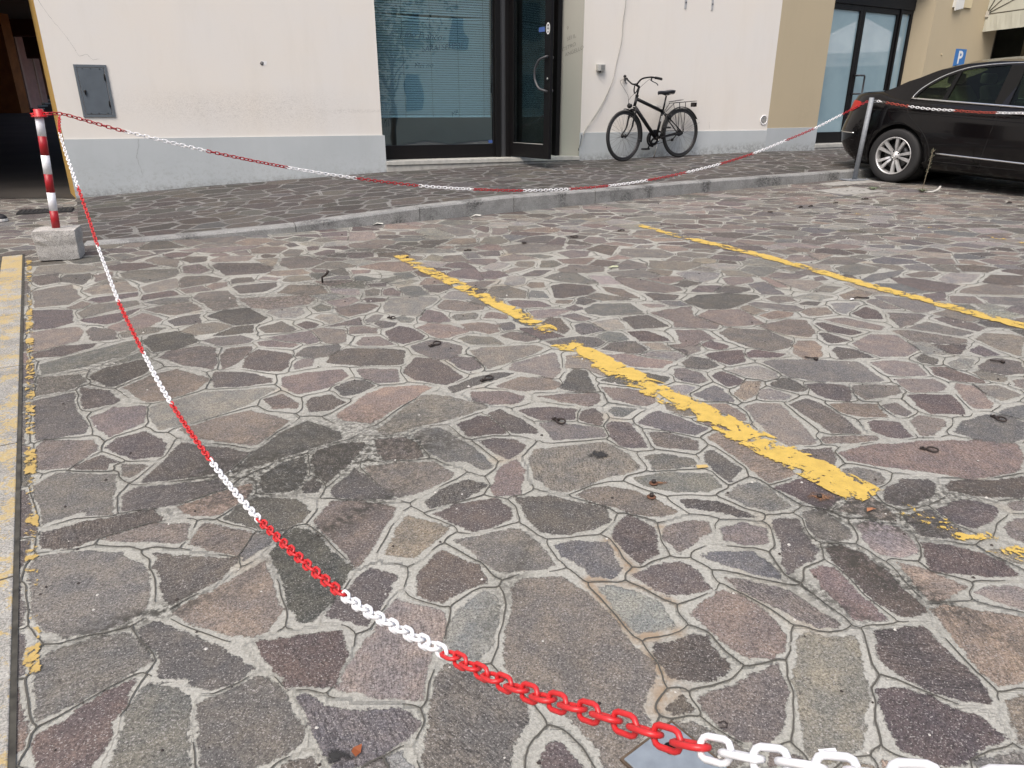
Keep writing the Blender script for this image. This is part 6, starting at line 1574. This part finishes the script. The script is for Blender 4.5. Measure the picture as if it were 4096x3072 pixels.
MB().add([(-.02,-.008,.002),(.018,-.012,.002),(.022,.006,.002),(-.014,.012,.003)], [(0,1,2,3)]).build('chip', plain('yellow_chip', (.50,.36,.14), .6), t_)
t_ = ground_thing('twig', 'dark twig with a white tip lying between the yellow lines', 'twig', 2.002, 3.959, .1)
MB().tube([(-.05,0,.006),(-.02,.006,.012),(.01,-.002,.008),(.05,.004,.006)], .005, 6).build('stick', miron, t_)
MB().add([(-.075,-.02,.004),(-.05,-.015,.006),(-.035,.01,.010),(-.06,.006,.004)], [(0,1,2,3)]).build('tip', mw, t_)
for (x, y, rz, lb) in ((1.352,3.021,-.6,'rusty nail lying on a long grey stone'), (2.17,2.984,-.5,'rusty nail lying on violet stone at the right edge')):
    t_ = ground_thing('nail', lb, 'nail', x, y, rz, 'rusty nails on the paving'); MB().tube([(-.028,0,.005),(.018,.002,.005)], .0035, 6).lathe([(0,0),(.009,0),(.009,.010),(0,.010)], (.022,.002,0), 'z', 8).build('nail', miron, t_)
t_ = ground_thing('crumpled_scrap', 'crumpled orange brown scrap at the near end of the yellow line', 'scrap', 1.055, 1.80, .2)
MB().add([(-.018,-.005,.002),(.0,-.008,.010),(.018,.0,.004),(.006,.008,.006),(-.012,.006,.008)], [(0,1,4),(1,2,3),(1,3,4)]).build('scrap', plain('scrap_brown', (.30,.13,.06), .7), t_)
t_ = ground_thing('metal_curl', 'small dark metal curl on violet stone near the bottom edge', 'scrap', .413, 1.048, .3)
MB().tube([(-.008,-.004,.003),(.004,-.007,.004),(.010,.0,.005),(.006,.008,.004),(-.004,.008,.003)], .0016, 5).build('curl', miron, t_)
# pebbles and crumbs: nobody could count them
pb = MB(); r2 = random.Random(77)
for _ in range(420):
    y = .7+9*r2.random()**1.6; x = r2.uniform(-.72, .72)*(y+.4)
    if x > -3.3 and y > kerb_y(x)-.05: continue
    if side(x, y) < .03: continue
    s = r2.uniform(.0018, .0042)*(1+.18*y); a = r2.random()*6; vs = []
    for k in range(5): vs.append((x+s*math.cos(a+k*1.257)*r2.uniform(.7,1.2), y+s*math.sin(a+k*1.257)*r2.uniform(.7,1.2), G(y)+.001))
    vs.append((x, y, G(y)+s*1.1)); pb.add(vs, [(k,(k+1)%5,5) for k in range(5)], 0 if r2.random() < .62 else 1)
tag(pb.build('grit', [miron, plain('pale_grit', (.5,.49,.46), .8)]), kind='stuff')
# pale slabs by the pole
msl = plain('pale_slab', (.28,.277,.26), .85, noise=.22, nscale=16, bumps=.4)
def slab(name, label, pts, hh=.006):
    cx = sum(p[0] for p in pts)/len(pts); cy = sum(p[1] for p in pts)/len(pts); t_ = thing(name, label, 'slab', (cx, cy, G(cy)), 0)
    MB().hexa([(x-cx, y-cy, G(y)-G(cy)-.02) for x, y in pts], [(x-cx, y-cy, G(y)-G(cy)+hh) for x, y in pts]).build('slab', msl, t_, bevel=.003); return t_
slab('concrete_slab', 'pale concrete slab under the base plate of the galvanised pole', [(3.78,8.60),(4.48,8.95),(4.40,9.16),(3.70,8.80)])
s_ = slab('concrete_slab', 'pale square concrete manhole slab in front of the galvanised pole', [(3.62,7.90),(4.20,8.16),(3.98,8.50),(3.42,8.22)], .007)
mb = MB()
for k in range(5): mb.lathe([(0,.007),(.012,.007),(.012,.009),(0,.009)], (-.12+.07*k, .02-.05*(k%2), 0), 'z', 8)
mb.build('lifting_hole', miron, s_)
# dried weeds
mstk = plain('dry_stalk', (.20,.17,.12), .8); mlv = plain('dull_green_leaf', (.13,.16,.10), .7)
def weed(label, x, y, hgt_, leaves, seed, stalk):
    t_ = ground_thing('weed', label, 'plant', x, y); r3 = random.Random(seed); mb = MB(); lv = MB()
    if stalk:
        pth = [(0,0,0),(.01,0,hgt_*.3),(.02,.0,hgt_*.6),(.035,0,hgt_)]; mb.tube(pth, [.004,.0035,.003,.002], 5)
        for k in range(34):
            z = hgt_*(.25+.73*r3.random()**.7); a = r3.random()*6.28; x0 = .035*z/hgt_; l = r3.uniform(.012,.026)
            mb.tube([(x0,0,z),(x0+l*math.cos(a),l*math.sin(a),z+l*.5)], .0016, 4)
            lv.add([(x0+l*math.cos(a)-.006,l*math.sin(a),z+l*.5),(x0+l*math.cos(a)+.006,l*math.sin(a)+.004,z+l*.5),(x0+l*math.cos(a),l*math.sin(a)-.004,z+l*.5+.014)], [(0,1,2)])
    for k in range(leaves):
        a = r3.random()*6.28; l = r3.uniform(.04,.10); wd = .010; ca, sa = math.cos(a), math.sin(a)
        lv.add([(0,0,.004),(l*.5*ca-wd*sa,l*.5*sa+wd*ca,.03),(l*ca,l*sa,.012+.02*r3.random()),(l*.5*ca+wd*sa,l*.5*sa-wd*ca,.03)], [(0,1,2,3)])
        mb.tube([(0,0,.003),(l*.6*ca,l*.6*sa,.025)], .0018, 4)
    mb.build('stem', mstk, t_); lv.build('leaves', mlv, t_, recalc=False); return t_
weed('tall dried weed stalk standing in front of the car door', 4.554, 8.097, .46, 16, 4, True)
weed('small flat weed growing by the pale manhole slab', 4.09, 8.27, .05, 26, 5, False)
t_ = ground_thing('white_tube', 'short curved white tube with a black tip lying by the tall weed', 'tube', 4.64, 8.06, 0)
MB().tube(crv([(-.05,0,.008),(.02,.01,.010),(.09,.04,.03),(.13,.07,.06)], 5), .010, 8).build('tube', plain('offwhite_tube', (.5,.5,.47), .6), t_); MB().tube([(.13,.07,.06),(.145,.082,.075)], .011, 8).build('tip', mblack, t_)
for (x, y, lb) in ((-.33,6.60,'crumpled pale litter scrap against the kerb'), (-1.16,6.20,'torn white litter scrap at the foot of the kerb')):
    t_ = ground_thing('litter_scrap', lb, 'litter', x, y, .4); MB().add([(-.05,-.01,.002),(-.01,-.02,.015),(.04,-.012,.004),(.055,.012,.012),(.0,.014,.02),(-.03,.012,.006)], [(0,1,5),(1,4,5),(1,2,4),(2,3,4)]).build('scrap', plain('litter_white', (.55,.55,.50), .7), t_)
# a trainer of someone standing just outside the picture
t_ = thing('shoe', 'black trainer with white sole toe pointing in at the left edge', 'shoe', (-4.56, 6.36, G(6.36)+.004), R(8))
vs = []; secs_ = [(-.22,.034,.075),(-.16,.038,.085),(-.08,.038,.088),(-.02,.043,.062),(.03,.045,.048),(.06,.038,.036),(.078,.022,.026)]
mb = MB(); so_ = MB()
for (x, w_, h) in secs_:
    for k in range(9): a = math.pi*k/8; vs.append((x, w_*math.cos(a), .020+h*math.sin(a)**.8))
mb.add(vs, [(i*9+k, i*9+k+1, (i+1)*9+k+1, (i+1)*9+k) for i in range(len(secs_)-1) for k in range(8)]+[tuple(range(9)), tuple((len(secs_)-1)*9+k for k in range(9))[::-1]], 0, True)
mb.build('upper', plain('shoe_black', (.012,.012,.016), .6), t_)
ol = [(x, w_+.004) for x, w_, h in secs_]; so_.prism([(x, w_) for x, w_ in ol]+[(.088,0)]+[(x, -w_) for x, w_ in ol[::-1]], 0, .022); so_.build('sole', plain('shoe_sole', (.6,.6,.58), .6), t_, bevel=.003)
# ------------------------------------------------------------------ out of the picture, mirrored in the doors: market tent and trees
tent = thing('market_tent', 'white market tent with Pasticceria lettering, seen mirrored in the frosted door', 'tent', (15.0, 11.3, .35), R(0))
mtn = plain('tent_canvas', (.75,.76,.76), .7)
MB().add([(-1.6,-1.6,2.15),(1.6,-1.6,2.15),(1.6,1.6,2.15),(-1.6,1.6,2.15),(0,0,3.1)], [(0,1,4),(1,2,4),(2,3,4),(3,0,4)]).build('canopy', mtn, tent, recalc=False)
mb = MB()
for a, b in (((-1.6,-1.6),(1.6,-1.6)),((1.6,-1.6),(1.6,1.6)),((1.6,1.6),(-1.6,1.6)),((-1.6,1.6),(-1.6,-1.6))): mb.add([(a[0],a[1],2.15),(b[0],b[1],2.15),(b[0],b[1],1.84),(a[0],a[1],1.84)], [(0,1,2,3)])
mb.build('valance', mtn, tent, recalc=False)
for x in (-1.55, 1.55):
    for y in (-1.55, 1.55): MB().tube([(x,y,-.1),(x,y,2.15)], .025, 8).build('leg', mwht, tent)
text_mesh('lettering', 'Pasticceria', .215, plain('faded_lettering', (.22,.23,.25), .7), tent, Matrix.Translation((-1.604, .15, 1.99)) @ Matrix.Rotation(R(-90), 4, 'Z') @ Matrix.Rotation(R(90), 4, 'X'), 0, .3)
mtrunk = plain('bark', (.09,.07,.05), .9, noise=.3); mleaf = plain('tree_leaves', (.09,.12,.07), .7, noise=.4, nscale=1.5)
for i, (x, y, h, lb) in enumerate(((9.5,-9.0,8.0,'green tree across the square, mirrored in the left of the shop window'), (14.5,-13.0,8.5,'green tree across the square, mirrored in the right of the shop window'))):
    t_ = thing('tree', lb, 'tree', (x, y, -.5), 0); r4 = random.Random(50+i)
    tk = MB().tube([(0,0,0),(.1,0,1.5),(.0,.1,3),(.2,0,5)], [.18,.15,.11,.05], 8)
    for k in range(7): a = r4.random()*6.28; tk.tube([(.05,0,2+.35*k),(1.0*math.cos(a),1.0*math.sin(a),3.2+.4*k)], [.06,.02], 5)
    tk.build('trunk', mtrunk, t_); lf = MB()
    cl = [(r4.gauss(0,1.0), r4.gauss(0,1.0), h*.6+r4.gauss(0,1.0)) for _ in range(26)]
    for _ in range(1900):
        c_ = r4.choice(cl); p = [c_[k]+r4.gauss(0,.36) for k in range(3)]; a, e = r4.random()*6.28, r4.random()*3; s = r4.uniform(.07,.14)
        u = Vector((math.cos(a), math.sin(a), .3))*s; v = Vector((-math.sin(a)*math.cos(e), math.cos(a)*math.cos(e), math.sin(e)))*s*.6; p = Vector(p)
        lf.add([p-u, p-v, p+u, p+v], [(0,1,2,3)])
    lf.build('crown', mleaf, t_, recalc=False)
